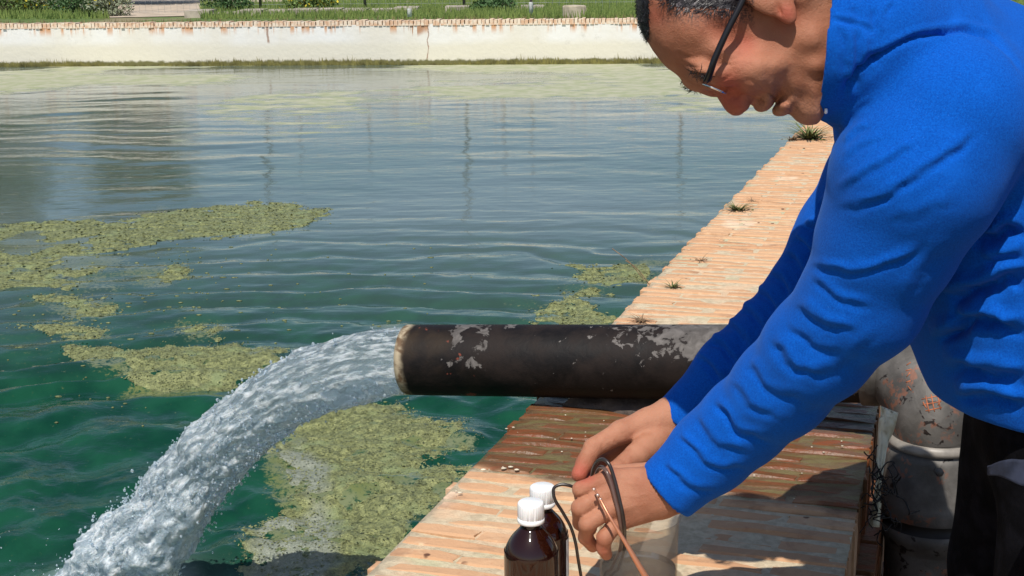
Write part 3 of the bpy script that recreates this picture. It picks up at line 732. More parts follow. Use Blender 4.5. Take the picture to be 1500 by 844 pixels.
# ------------------------------------------------------------------ the man: body
D0 = 1.45
PROF = [(1190, 183), (1199, 180), (1210, 162), (1228, 142), (1262, 110), (1268, 60), (1262, 0), (1246, -50), (1222, -110), (1180, -165), (1120, -200), (1060, -200),
        (1000, -172), (955, -118), (938, -60), (934, 0), (937, 30), (944, 50), (955, 70), (974, 94), (988, 105), (1003, 114), (1020, 123), (1033, 129), (1043, 133.5),
        (1050, 141), (1056, 150), (1061, 158), (1067, 165), (1074, 169), (1082, 169.5), (1088, 167), (1091, 162), (1094, 156), (1099, 152.5), (1105, 154), (1112, 159),
        (1120, 162.5), (1127, 160), (1132, 153), (1137, 147), (1139, 152), (1138, 159), (1143, 165), (1150, 169), (1156, 166.5), (1161, 170), (1170, 178), (1181, 183)]
CTL = [((1000, 60), 60, 66), ((962, 0), 56, 60), ((955, 50), 42, 45), ((1000, -90), 70, 110), ((1150, 0), 71, 90), ((1150, -80), 76, 110), ((1050, 30), 67, 95), ((1020, 105), 44, 30),
       ((1040, 90), 60, 55), ((1065, 110), 49, 45), ((1046, 132), 14, 12), ((1076, 160), 12.5, 15), ((1070, 148), 14, 16), ((1085, 140), 27, 18), ((1098, 112), 60, 60), ((1125, 110), 58, 60), ((1108, 152), 24, 14),
       ((1125, 140), 38, 26), ((1132, 152), 22, 12), ((1148, 162), 24, 14), ((1180, 174), 27, 22), ((1165, 150), 30, 44), ((1150, 130), 46, 50), ((1180, 135), 42, 55), ((1180, 105), 55, 60), ((1170, 70), 64, 75), ((1215, 60), 57, 80), ((1262, 60), 52, 80), ((1210, 150), 34, 34), ((1120, -150), 66, 100)]
gx = np.arange(880, 1330, 1.0); gy = np.arange(-240, 220, 1.0); GX, GY = np.meshgrid(gx, gy, indexing='ij')
prof = spline(PROF+PROF[:1], 260)
SDp = poly_sd(GX, GY, prof); num = np.zeros(GX.shape); den = np.zeros(GX.shape); numR = np.zeros(GX.shape)
for (cx_, cy_), w_, r_ in CTL:
    q_ = 1/((GX-cx_)**2+(GY-cy_)**2+90)**1.5; num += q_*w_; numR += q_*r_; den += q_
WF = num/den; RF = numR/den
def look(G, x, y):
    i = np.clip(x-880, 0, G.shape[0]-1.001); j = np.clip(y+240, 0, G.shape[1]-1.001); a = i.astype(int); b = j.astype(int); u = i-a; v = j-b
    return G[a, b]*(1-u)*(1-v)+G[a+1, b]*u*(1-v)+G[a, b+1]*(1-u)*v+G[a+1, b+1]*u*v
def huvw(p):
    q = p-CAM; return CX+(q@RT)*FPX/D0, CY-(q@UP)*FPX/D0, q@FW-D0
def Q(u, v, w_): return P(u, v, D0-abs(w_)) + FW*(2*w_ if w_ > 0 else 0)
K0 = D0/FPX
def ellip(p, c, e1, r):  # ellipsoid: centre, in-picture angle (deg), radii (along, across, deep)
    q = p-c; a = math.radians(e1); e_1 = RT*math.cos(a)-UP*math.sin(a); e_2 = RT*math.sin(a)+UP*math.cos(a)
    k = np.sqrt((q@e_1/r[0])**2+(q@e_2/r[1])**2+(q@FW/r[2])**2); return (k-1)*min(r)
def head(p):
    u, v, w_ = huvw(p); s_ = look(SDp, u, v); W = look(WF, u, v)*.001/K0; R = look(RF, u, v)
    out = np.maximum(np.maximum(880-u, u-1329), np.maximum(-240-v, v-219)); s_ = s_ - np.maximum(out, 0)
    wp = np.abs(w_)/K0
    f = np.sqrt(np.maximum(R-s_, 0)**2 + (wp*R/W)**2)-R
    f = f*K0*.85
    pm = p - FW[None]*(w_+np.abs(w_))[:, None]       # mirrored to the near side
    # socket, eyeball, lids, cheek, nostril wing
    f = smax(f, -ellip(pm, Q(1062, 104, -.058), 25, (.016, .011, .016)), .010)
    f = smin(f, ellip(pm, Q(1059, 107, -.036), 0, (.0125, .0125, .0125)), .003)
    f = smin(f, ellip(pm, Q(1030, 108, -.034), 22, (.013, .0075, .020)), .010)
    f = smin(f, ellip(pm, Q(1094, 106, -.042), 20, (.020, .014, .013)), .02)
    f = smin(f, ellip(pm, Q(1086, 152, -.012), 25, (.009, .0075, .007)), .005)
    f = smin(f, ellip(pm, Q(1122, 149, -.014), -50, (.0065, .005, .013)), .006)
    f = smin(f, ellip(pm, Q(1146, 158, -.013), -60, (.005, .0055, .013)), .006)
        # ear
    e = ellip(pm, Q(1119, -14, -.0705), 38, (.034, .021, .0075)); e = smax(e, -ellip(pm, Q(1112, -20, -.0805), 38, (.020, .011, .0065)), .004)
    e = smin(e, ellip(pm, Q(1152, 18, -.0700), 60, (.0125, .0075, .0062)), .006)
    f = smin(f, e, .0035)
    f = smin(f, ellip(pm, Q(1131, 3, -.070), 40, (.006, .006, .006)), .006)
    return f
NH = dict(
 palm=[[px(1006, 712, 1.72, 30), px(968, 706, 1.702, 24), px(895, 700, 1.697, 14)], [px(1006, 714, 1.72, 30), px(970, 716, 1.698, 25), px(888, 722, 1.69, 15)],
       [px(1006, 714, 1.72, 30), px(970, 728, 1.698, 25), px(893, 745, 1.685, 15)], [px(1006, 714, 1.72, 30), px(968, 737, 1.702, 22), px(904, 766, 1.69, 13)],
       [px(960, 735, 1.72, 22), px(910, 735, 1.72, 20)]],
 fing=[[px(895, 700, 1.694, 13.5), px(850, 717, 1.686, 11.5), px(853, 735, 1.714, 10.5), px(868, 740, 1.735, 9.5)],
       [px(888, 722, 1.688, 14), px(849, 744, 1.680, 12.3), px(850, 766, 1.702, 11), px(865, 775, 1.728, 9.8)],
       [px(893, 745, 1.683, 14), px(860, 768, 1.674, 12.2), px(858, 787, 1.694, 11), px(868, 800, 1.714, 9.6)],
       [px(904, 766, 1.688, 12.5), px(886, 787, 1.676, 12), px(884, 803, 1.686, 10.3), px(888, 812, 1.693, 9)],
       [px(948, 697, 1.725, 20), px(905, 696, 1.742, 15), px(878, 708, 1.752, 12), px(862, 716, 1.757, 10)]])
FH = dict(
 palm=[[px(1018, 604, 1.865, 34), px(985, 610, 1.855, 29), px(950, 622, 1.845, 24), px(910, 633, 1.832, 17.5)], [px(990, 618, 1.86, 28), px(955, 640, 1.86, 24), px(918, 652, 1.868, 17)],
       [px(990, 618, 1.87, 26), px(955, 650, 1.88, 22), px(930, 666, 1.888, 16)]],
 fing=[[px(910, 633, 1.83, 17), px(869, 656, 1.812, 14.3), px(856, 679, 1.80, 12.6), px(848, 695, 1.79, 11.5)],
       [px(918, 652, 1.865, 15), px(884, 672, 1.858, 13), px(868, 690, 1.83, 11.5), px(864, 706, 1.80, 10)],
       [px(930, 666, 1.885, 14), px(898, 688, 1.88, 12.5), px(880, 704, 1.85, 11), px(876, 716, 1.83, 10)],
       [px(942, 672, 1.895, 13), px(918, 698, 1.893, 11), px(903, 712, 1.87, 10), px(898, 720, 1.85, 9)],
       [px(968, 638, 1.845, 25), px(932, 668, 1.802, 18), px(902, 690, 1.772, 14), px(882, 703, 1.757, 12)]])
def hand(p, H):
    f = None
    for c in H['palm']: d = chain(p, c, .006); f = d if f is None else smin(f, d, .010)
    g = None
    for c in H['fing']: d = chain(p, c, .0035); g = d if g is None else smin(g, d, .0012)
    return smin(f, g, .0055)
CORE = [[(P(1250, 60, 1.47), .050), (P(1350, 130, 1.57), .05), (P(1440, 250, 1.62), .05), (P(1510, 480, 1.64), .05), (P(1535, 620, 1.64), .05)],
        [(P(1350, 130, 1.57), .04), (P(1390, 175, 1.46), .03), (P(1275, 435, 1.51), .028), (P(1145, 568, 1.61), .028), (P(1043, 662, 1.69), .028), (P(1000, 712, 1.715), .028)],
        [(P(1350, 130, 1.57), .04), (P(1360, 190, 1.76), .03), (P(1200, 420, 1.83), .028), (P(1018, 604, 1.865), .0315)]]
HC_ = Q(1110, -10, 0); HNC = P(915, 740, 1.71); HFC = P(930, 655, 1.84)
def body(p):
    c_ = p.mean(0); far = lambda q, r: len(p) < 20000 and np.linalg.norm(c_-q) > r
    f = None
    if len(p) > 20000 or True:
        tile = len(p) == 24**3
        f = np.full(len(p), 1.0)
        if not (tile and np.linalg.norm(c_-HC_) > .27): f = head(p)
        for c in CORE:
            f = smin(f, chain(p, c, .02), .03)
        if not (tile and np.linalg.norm(c_-HNC) > .17): f = smin(f, hand(p, NH), .004)
        if not (tile and np.linalg.norm(c_-HFC) > .20): f = smin(f, hand(p, FH), .004)
    return f
allp = [a for c in CORE for a, r in c]+[Q(880, -240, -.1), Q(1330, 220, .1)]+[a for H in (NH, FH) for k in H for c in H[k] for a, r in c]
lo = np.min(allp, 0)-.12; hi = np.max(allp, 0)+.12
bv, bq = sdf_mesh(body, lo, hi, .0020)
bv = relax(bv, bq, 2, .5); bN = normals(bv, bq)
x_, y_, d_ = proj_all(bv)
headm = ((x_ < 1290) & (y_ < 230) & (x_ > 900)).astype(float); handm = (y_ > 560).astype(float)
face = [([(1003, 92), (1018, 98), (1034, 96)], 3, .0016, .0012), ([(990, 78), (1010, 84), (1030, 80)], 2.5, .0010, 0), ([(1083, 138), (1098, 140), (1112, 146), (1120, 152)], 2.6, .0020, .001),
        ([(1137, 147), (1131, 141), (1124, 136)], 1.8, .0030, 0), ([(1091, 144), (1087, 139), (1080, 141), (1078, 147)], 2, .0018, 0), ([(1048, 100), (1060, 92), (1072, 97)], 1.6, .0015, .0008),
        ([(1050, 118), (1062, 116), (1072, 108)], 1.5, .0012, 0), ([(1070, 88), (1082, 84), (1090, 78)], 1.6, .0008, 0), ([(1072, 94), (1085, 93)], 1.5, .0008, 0),
        ([(1160, 160), (1154, 150), (1148, 146)], 3, .0012, 0), ([(1137, -5), (1141, 10), (1143, 24)], 2.2, .0030, 0), ([(1085, 120), (1102, 122), (1122, 130)], 4, .0010, 0)]
bv = crease(bv, bN, face, headm)
hands = [([(842, 731), (852, 727), (866, 722)], 2.2, .0016, .0004), ([(846, 762), (858, 757), (875, 747)], 2.4, .0020, .0005), ([(866, 783), (878, 777), (893, 765)], 2.4, .0020, .0005),
         ([(861, 704), (872, 700), (884, 697)], 1.6, .0010, 0), ([(856, 776), (860, 766), (858, 760)], 1.4, .0007, 0),
         ([(846, 722), (851, 716), (855, 708)], 1.5, .0006, 0), ([(849, 750), (853, 742), (851, 736)], 1.5, .0006, 0), ([(876, 700), (890, 712), (897, 728), (906, 750)], 3, -.0010, 0),
         ([(905, 705), (925, 708), (950, 710)], 2.5, -.0009, .0), ([(905, 727), (930, 726), (955, 725)], 2.5, -.0009, 0), ([(910, 748), (930, 742), (955, 738)], 2.5, -.0008, 0),
         ([(925, 700), (935, 715), (930, 735)], 1.3, -.0006, 0), ([(950, 690), (955, 715), (958, 745)], 1.2, .0005, 0),
         ([(905, 640), (900, 646), (908, 652)], 1.5, .0014, 0), ([(866, 660), (862, 653), (858, 648)], 1.4, .0006, 0), ([(884, 664), (882, 655), (884, 648)], 1.8, .0012, 0),
         ([(852, 682), (858, 679), (864, 678)], 1.4, .0008, 0), ([(906, 668), (914, 676), (922, 674)], 1.3, .0009, .0004), ([(912, 662), (922, 672), (930, 668)], 1.3, .0007, .0004),
         ([(920, 620), (928, 634), (922, 642)], 2.0, .0010, .0005), ([(935, 626), (928, 640), (934, 650)], 2.0, .0010, 0), ([(838, 690), (848, 694), (856, 690)], 1.2, .0004, 0)]
bv = crease(bv, bN, [(a_, w_*1.15, d_h*.55, r_h*.6) for a_, w_, d_h, r_h in hands], handm)
bv += bN*(.00035*fbm(bv[:, 0]*160, bv[:, 1]*160, bv[:, 2]*160, 2, 5))[:, None]
sk = Mat('skin'); s1 = sk.noise(18, 5); s2 = sk.noise(70, 4); s3 = sk.noise(420, 3); red = sk.attr('red'); stub = sk.attr('stubble')
c = sk.mix(sk.ramp(s1, .35, .65), (.34, .135, .075), (.45, .205, .122))
c = sk.mix(sk.math('MULTIPLY', red, .85), c, (.42, .095, .06))
c = sk.mix(sk.ramp(s2, .55, .75, 0, .4), c, (.36, .11, .06))
c = sk.mix(sk.math('MULTIPLY', stub, sk.ramp(s3, .42, .60, .15, .9)), c, (.075, .042, .035))
hh = sk.math('ADD', sk.math('MULTIPLY', s3, .6), sk.math('MULTIPLY', s2, .6))
sk.set(base=c, rough=.58, spec=.26, sss=.10, normal=sk.bump(sk.math('ADD', hh, sk.math('MULTIPLY', sk.noise(1100, 2), .5)), .55, .0022))
sk.b.inputs['Subsurface Radius'].default_value = (.012, .004, .002); sk.b.inputs['Subsurface Scale'].default_value = .6
person = obj('person', bv, bq, sk.m)
tag(person, 'man in royal blue fleece and glasses bending over the wall, hands at the beaker', 'person')
def blob(cx_, cy_, r): return np.exp(-((x_-cx_)**2+(y_-cy_)**2)/r**2)
rd = blob(1055, 35, 25)*.5+blob(1085, 75, 28)*.5+blob(1075, 150, 26)*1.0+blob(1152, 20, 16)*.9+blob(848, 692, 16)*1.0+blob(960, 20, 22)*.6+blob(1065, 125, 20)*.8+blob(885, 808, 10)*.6+blob(862, 700, 12)*.5+blob(868, 795, 12)*.5+blob(1095, 60, 15)*.4
sb = np.where((y_ < 60) & (x_ < 1105), np.clip((46+6*fbm(x_/12, y_/12, 0, 3, 3)-y_)/26, 0, 1)*np.clip((x_-968-(y_*-.2))/14, 0, 1), 0)
sb = np.maximum(sb, np.clip(blob(1172, 150, 26)+blob(1112, 152, 12)+blob(1140, 140, 16), 0, 1)*.42)
at = person.data.attributes.new('red', 'FLOAT', 'POINT'); at.data.foreach_set('value', np.clip(rd, 0, 1).astype(np.float32))
at = person.data.attributes.new('stubble', 'FLOAT', 'POINT'); at.data.foreach_set('value', sb.astype(np.float32))

# ------------------------------------------------------------------ hair: short strands over the scalp, thinning at the temple
bN = normals(bv, bq)
hu, hv, hw = huvw(bv); mir = bv - FW[None]*(hw+np.abs(hw))[:, None]; hu, hv, _d = proj_all(mir)
def inhair(u, v):
    side_ = (u > 972) & (u < 1235) & (v < 24 - 8*np.cos((u-1020)/40) - np.clip((u-1075)/30, 0, 1)*45 - np.clip((u-1110)/20, 0, 1)*8) & ((v < 6+(u-972)*.55) | (u > 1010))
    front = (u < 952) & (v < 60) & (v > -140) | (v < -95)
    return side_ | front
# hair keeps off the ear
ear = ((hu > 1088) & (hu < 1168) & (hv > -62) & (hv < 40) & (np.abs(hw) > .060))
m_ = (hu < 1240) & (hu > 925) & (hv < 62) & (~ear)
m_ &= inhair(hu, hv)
cand = np.where(m_)[0]; pick = RNG.choice(cand, min(15000, len(cand)*3)); bw = np.where((np.hypot((hu-1030)/22, (hv-109-(hu-1030)*.25)/4.2) < 1) & (np.abs(hw) > .012))[0]; pick = np.concatenate([pick, RNG.choice(bw, 110)]) if len(bw) else pick
V, F, nh = [], [], 0
hp = bv[pick] + RNG.normal(0, .0008, (len(pick), 3)); hn = bN[pick]
comb = (-RT*.55 + UP*-.25 + FW*0.)
for i in range(len(pick)):
    n_ = hn[i]; t = comb + RNG.normal(0, .55, 3); t -= n_*(t@n_); t /= np.linalg.norm(t)+1e-9
    Lh = RNG.uniform(.007, .014); sd = np.cross(n_, t)*.00045; p0 = hp[i]-n_*.0004; p1 = p0+(n_*.0019+t*.5*Lh)*1.0; p2 = p0 + n_*.0022 + t*Lh
    V += [p0-sd, p0+sd, p1-sd*.8, p1+sd*.8, p2]; F += [(nh, nh+1, nh+3, nh+2), (nh+2, nh+3, nh+4)]; nh += 5
mh = Mat('dark_hair'); rr_ = mh.noise(220, 2); mh.set(base=mh.mix(mh.ramp(rr_, .62, .70), (.012, .008, .010), (.14, .12, .13)), rough=.45)
hair = pyobj('hair', V, F, mh.m, person)
# scalp shell under the strands so the skin does not shine through
sel = m_ & inhair(hu, hv+6); fmask = sel[bq].all(1); fq = bq[fmask]; us = np.unique(fq); rem = np.full(len(bv), -1); rem[us] = np.arange(len(us))
if len(us): obj('hair_base', bv[us]+bN[us]*.0008, rem[fq], mh.m, person)

# ------------------------------------------------------------------ clothes
mj = Mat('blue_fleece'); j1 = mj.noise(520, 4, rough=.7); j2 = mj.noise(22, 5)
c = mj.mix(mj.ramp(j1, .2, .8), (.0006, .052, .32), (.0020, .112, .54))
c = mj.mix(mj.ramp(j2, .55, .75, 0, .35), c, (.004, .13, .64))
c = mj.mix(mj.ramp(mj.noise(620, 2), .69, .75, 0, .25), c, (.10, .32, .90))
mj.set(base=c, rough=.95, spec=.12, sheen=.12, normal=mj.bump(mj.math('ADD', j1, mj.math('MULTIPLY', j2, .5)), .22, .0018))
mj.b.inputs['Sheen Tint'].default_value = (.3, .55, 1, 1)
M_FLEECE = mj.m
NS = [px(1392, 178, 1.435, 122), px(1341, 258, 1.44, 120), px(1300, 352, 1.475, 99), px(1262, 440, 1.51, 86), px(1200, 508, 1.56, 76), px(1145, 568, 1.61, 68), px(1088, 620, 1.66, 61), px(1043, 660, 1.69, 57), px(983, 712, 1.705, 50)]
NS_END = [NS[-1][0], NS[-1][0] + (NS[-1][0]-NS[-2][0])*1.2]
FS = [px(1375, 200, 1.78, 105), px(1300, 270, 1.80, 88), px(1245, 360, 1.81, 82), px(1192, 440, 1.82, 70), px(1135, 500, 1.835, 62), px(1075, 548, 1.845, 56), px(1003, 612, 1.86, 43)]
HEM = P(1410, 640, 1.52)[2]
def cut(p, nodes, d, at_, inner, k=.004, deep=.05):
    """open end of a sleeve: flat hem and hollow inside"""
    a, ra = nodes[-2]; b, rb = nodes[-1]; ax_ = (b-a)/np.linalg.norm(b-a); s_ = (p-(b+ax_*at_))@ax_
    d = smax(d, s_, k)
    hole = cone(p, b-ax_*deep, b+ax_*.1, inner, inner+.003)
    return smax(d, -hole, .003)
def jacket(p):
    w_ = (p-CAM)@FW; q = p - FW[None]*((w_-1.62)*.20)[:, None]
    t = chain(q, [(P(1318, 60, 1.60), .088), (P(1415, 190, 1.62), .142), (P(1485, 350, 1.63), .140), (P(1520, 480, 1.635), .128), (P(1562, 640, 1.635), .122)], .05)
    t = smin(t, chain(p, [(P(1330, 70, 1.54), .075), (P(1400, 165, 1.47), .085)], .03), .05)
    # collar standing round the neck
    cdir = P(1275, 58, 1.46)-P(1211, 54, 1.46); vr = ray(1208, 54); cdir -= vr*(cdir@vr)/(vr@vr); cdir /= np.linalg.norm(cdir)
    c0 = P(1209, 57, 1.450); col = chain(p, [(c0, .0815), (P(1262, 62, 1.465), .090), (P(1330, 95, 1.51), .105)], .01); col = smax(col, -((p-c0)@cdir), .006)
    t = smin(t, col, .012)
    t = smax(t, -smax(cone(p, c0-cdir*.1, c0+cdir*.3, .0765, .0765), (p-c0)@cdir-.010, .004), .003)
    t = smax(t, HEM - p[:, 2], .006)
    nsl = chain(p, NS, .02); nsl = cut(p, NS, nsl, .010, .0365)
    fsl = chain(p, FS, .02); fsl = cut(p, FS, fsl, .012, .0345)
    t = smin(t, fsl, .03)
    up = np.clip((p[:, 2]-(P(1400, 240, 1.5)[2]))/.10, 0, 1)
    t2 = smin(t, nsl, .012+.02*up[:]) if False else np.where(up > .5, smin(t, nsl, .022), smin(t, nsl, .010))
    return t2
pts_ = [a for a, r in NS+FS]+[P(1540, 640, 1.63), P(1540, 640, 1.4), P(1318, -60, 1.5)]
jv, jq = sdf_mesh(jacket, np.min(pts_, 0)-.22, np.max(pts_, 0)+.26, .0029)
jv = relax(jv, jq, 2, .5); jN = normals(jv, jq); jx, jy, jd = proj_all(jv)
isn = (np.abs(chain(jv, NS, .02)) < .012).astype(float); istorso = 1-isn
isf = ((np.abs(chain(jv, FS, .02)) < .012) & (isn < .5)).astype(float)
near_f = [([(1238, 135), (1252, 112), (1276, 90), (1320, 64), (1370, 48), (1420, 46), (1460, 62), (1502, 108)], 4.0, .0045, .0018), ([(1240, 132), (1262, 104), (1300, 76)], 8, .0060, 0),
 ([(1231, 284), (1274, 256), (1316, 230), (1345, 212)], 5.5, .0045, .0055), ([(1229, 310), (1287, 296), (1349, 260), (1399, 223), (1434, 196)], 7.5, .0062, .0085),
 ([(1239, 214), (1256, 196), (1276, 184)], 4, .0040, .0032), ([(1237, 240), (1262, 218), (1294, 204)], 5, .0035, .0030), ([(1241, 186), (1254, 166), (1280, 146)], 5, .0028, .0024), ([(1243, 160), (1258, 138), (1290, 118)], 5, .0022, .002),
 ([(1188, 392), (1222, 397), (1256, 400), (1315, 386), (1352, 362)], 5, .0048, .0058), ([(1184, 410), (1208, 424), (1232, 445), (1282, 452)], 6, .0058, .0048), ([(1165, 452), (1185, 462), (1208, 480), (1258, 488)], 6, .0055, .0050),
 ([(1150, 478), (1175, 494), (1196, 512), (1240, 520)], 5, .0045, .004), ([(1124, 500), (1145, 518), (1163, 540), (1224, 554)], 6, .0055, .0048), ([(1092, 536), (1108, 550), (1126, 575), (1184, 590)], 6.5, .0058, .005),
 ([(1068, 562), (1084, 580), (1098, 600), (1150, 615)], 5, .0042, .0036), ([(1042, 590), (1060, 608), (1080, 635), (1130, 648)], 7, .0060, .0055), ([(1018, 612), (1032, 632), (1052, 655), (1105, 668)], 5, .0036, .003),
 ([(992, 638), (1010, 655), (1038, 682), (1100, 690)], 6.5, .0060, .005), ([(970, 678), (985, 696), (1008, 718), (1048, 720)], 5.5, .0045, .004), ([(1300, 330), (1350, 322), (1405, 290)], 10, .0025, .0025),
 ([(1330, 440), (1360, 400), (1400, 350)], 9, .0022, .002), ([(1180, 560), (1230, 540), (1290, 490)], 8, .0022, .002), ([(1120, 640), (1170, 610), (1210, 585)], 7, .0020, .002)]
jv = crease(jv, jN, [(a_, w_*random.uniform(.75, 1.15), d_h*random.uniform(.30, .70)*(.72 if min(q[1] for q in a_) < 330 else 1.), r_h*random.uniform(.30, .75)*(.8 if min(q[1] for q in a_) < 330 else 1.)) for a_, w_, d_h, r_h in near_f[2:]], isn)
jv = crease(jv, jN, [(near_f[0][0], 4.2, .0065, .0022), (near_f[1][0], 9, .0070, .001)], None)
far_f = [([(a, b), (a+18, b+10), (a+34, b+36)], 5, .0050, .0045) for a, b in ((1178, 330), (1162, 352), (1146, 376), (1124, 404), (1104, 430), (1082, 452), (1060, 474), (1040, 498), (1018, 524), (1196, 300))]
jv = crease(jv, jN, far_f, isf)
tor_f = [([(1420, 352), (1460, 345), (1505, 336)], 9, .010, .006), ([(1385, 438), (1440, 424), (1505, 404)], 10, .013, .008), ([(1372, 500), (1400, 486), (1428, 474), (1505, 492)], 10, .012, .008), ([(1378, 540), (1440, 548), (1505, 560)], 10, .009, .006),
 ([(1440, 385), (1470, 380), (1505, 372)], 7, .005, .005), ([(1396, 580), (1450, 586), (1505, 600)], 8, .007, .005), ([(1394, 452), (1412, 462), (1404, 474)], 6, .008, 0),
 ([(1216, 27), (1240, 32), (1262, 38), (1284, 54)], 3.4, .0022, .0008), ([(1250, 10), (1262, 34)], 3.5, .0016, 0), ([(1233, 40), (1238, 80), (1236, 150)], 5, .0018, .0022), ([(1258, 44), (1256, 80), (1250, 120)], 5, .0022, .0024), ([(1281, 14), (1282, 50)], 3.5, .0024, .001), ([(1296, 22), (1310, 6)], 3, .002, .001), ([(1238, 185), (1230, 215), (1236, 250)], 5, .004, .003)]
jv = crease(jv, jN, [(a_, w_, d_h*1.3, r_h*1.3) for a_, w_, d_h, r_h in tor_f], istorso)
jN = normals(jv, jq)
soft_ = fbm(jv[:, 0]*9, jv[:, 1]*9, jv[:, 2]*9, 3, 61); jv += jN*(.0018*soft_ + .0009*fbm(jv[:, 0]*30, jv[:, 1]*30, jv[:, 2]*30, 2, 62))[:, None]
jk = obj('jacket', jv, jq, M_FLEECE, person)
# trousers and shoes
mt = Mat('black_trousers'); t1 = mt.noise(30, 4); mt.set(base=mt.mix(mt.ramp(t1, .4, .7), (.003, .003, .004), (.008, .008, .011)), rough=.95, spec=.06, normal=mt.bump(mt.noise(200, 3), .3, .002))
hip = P(1578, 640, 1.635)
def legpt(dx, dy, z): return np.array([hip[0]+dx, hip[1]+dy, z])
LN = [(legpt(.0, -.07, hip[2]-.02), .108), (legpt(-.020, -.085, hip[2]-.22), .095), (legpt(-.02, -.09, hip[2]-.48), .066), (legpt(.0, -.09, hip[2]-.86), .055)]
LF = [(legpt(.0, .08, hip[2]-.02), .105), (legpt(-.01, .11, hip[2]-.22), .09), (legpt(.0, .14, hip[2]-.48), .066), (legpt(.02, .16, hip[2]-.86), .055)]
def trousers(p):
    t = chain(p, [(P(1550, 560, 1.63), .105), (hip, .112)], .03)
    t = smin(smin(t, chain(p, LN, .02), .04), chain(p, LF, .02), .03); return smax(t, (ZG+.05)-p[:, 2], .004)
tp = [a for a, r in LN+LF]+[P(1520, 560, 1.63)]
tv, tq = sdf_mesh(trousers, np.min(tp, 0)-.14, np.max(tp, 0)+.14, .008); tv = relax(tv, tq, 2)
tN = normals(tv, tq); tv += tN*(.003*fbm(tv[:, 0]*11, tv[:, 1]*11, tv[:, 2]*7, 3, 71))[:, None]
obj('trousers', tv, tq, mt.m, person)
# dark blue cloth flap below the fleece
hv_, hf_ = [], []
for i in range(19):
    for j in range(9):
        u = i/18; v_ = j/8; ex = 1446+u*110; ey = 690 + (v_-.5)*46*math.sin(math.pi*(.08+.5*u)) - 3*math.sin(u*9)
        hv_.append(tuple(P(ex, ey, 1.432 - .012*math.sin(math.pi*min(1, u*.8)) + .004*math.sin(u*17+v_*3) + .10*max(0, .25-u)**1.0)))
for i in range(18):
    for j in range(8): a = i*9+j; hf_.append((a, a+1, a+10, a+9))
for lbl, foot in (('shoe', LN[-1][0]), ('shoe', LF[-1][0])):
    def shoe(p, f_=foot):
        b = np.array([f_[0], f_[1], ZG+.045])
        return smax(smin(cone(p, b+np.array([.04, 0, .0]), b+np.array([-.17, 0, -.008]), .045, .036), cone(p, b+np.array([.03, 0, 0]), b+np.array([.02, 0, .06]), .045, .045), .03), (ZG+.002)-p[:, 2], .004)
    v_, q_ = sdf_mesh(shoe, foot-np.array([.26, .1, .2]), foot+np.array([.14, .1, .2]), .006); obj('shoe', v_, q_, simple('shoe_leather', (.02, .015, .012), .5), person)
sh = pyobj('cloth_flap', hv_, hf_, simple('blue_cloth', (.016, .021, .042), .9, .25, 60), person, True)
so_ = sh.modifiers.new('t', 'SOLIDIFY'); so_.thickness = .002
# zip pull at the collar
zi = np.where(np.hypot(jx-1210, jy-163) < 5)[0]; zp = P(1210, 163, jd[zi].min()-.001 if len(zi) else 1.42)
V, F = lathe([(0, .003), (.0016, .0025), (.0018, -.002), (0, -.003)], zp, 10); obj('zip_pull', V, F, simple('white_plastic_pull', (.8, .8, .8), .4, .05), person)

# ------------------------------------------------------------------ glasses
gl = empty('glasses', tuple(Q(1045, 118, 0)), label='dark rimmed glasses on the bending man, their thin temple arm crossing his temple', cat='glasses')
M_GF = simple('black_frame', (.008, .006, .007), .3, .2, 30, 0)
M_GM = Mat('polished_rim').set(base=(.75, .74, .72), metal=1.0, rough=.18).m
for sgn in (-1, 1):
    _Q = Q; Qg = (lambda u, v, w: _Q(u, v, w) + (RT*.016+UP*.006 if w > 0 else 0))
    pts = spline([Q(1102, -40, sgn*.0765), Q(1088, 0, sgn*.0765), Q(1066, 44, sgn*.0745), Qg(1048, 84, sgn*.070), Qg(1041, 104, sgn*.066), Qg(1035, 119, sgn*.058)], 24)
    V, F = tube(pts, .0024, 8); n_ = len(pts)
    rel = V - np.concatenate([np.repeat(pts, 8, 0), pts[:1], pts[-1:]]); V = V + RT*(rel@RT)[:, None]*.5
    child_world(pyobj('temple_arm', V, tri_fix(F.tolist()), M_GF, None, True), gl)
    c_ = Qg(1047, 130, sgn*.032); e1 = (ray(1064, 137)-ray(1030, 123)); e1 /= np.linalg.norm(e1); vd = ray(1047, 130); vd /= np.linalg.norm(vd); a_ = np.linspace(0, 2*math.pi, 41)[:-1]
    ring = [c_ + e1*.0135*math.copysign(abs(math.cos(t))**.75, math.cos(t)) + vd*.0235*math.copysign(abs(math.sin(t))**.75, math.sin(t)) for t in a_]; ring = np.array(ring+ring[:2])
    V, F = tube(ring, .0011, 8, False); child_world(obj('rim', V, F, M_GM), gl)
    child_world(pyobj('lens', [tuple(c_)]+[tuple(q) for q in ring[:40]], [(0, 1+i, 1+(i+1) % 40) for i in range(40)], Mat('lens_glass').set(base=(.9, .9, .9), trans=1.0, rough=.0, ior=1.1, alpha=.35).m, None, True), gl)
V, F = tube(spline([Q(1041, 126, -.012), Q(1036, 127, 0), Q(1041, 126, .012)], 8), .0013, 8, False); child_world(obj('bridge', V, F, M_GM), gl)

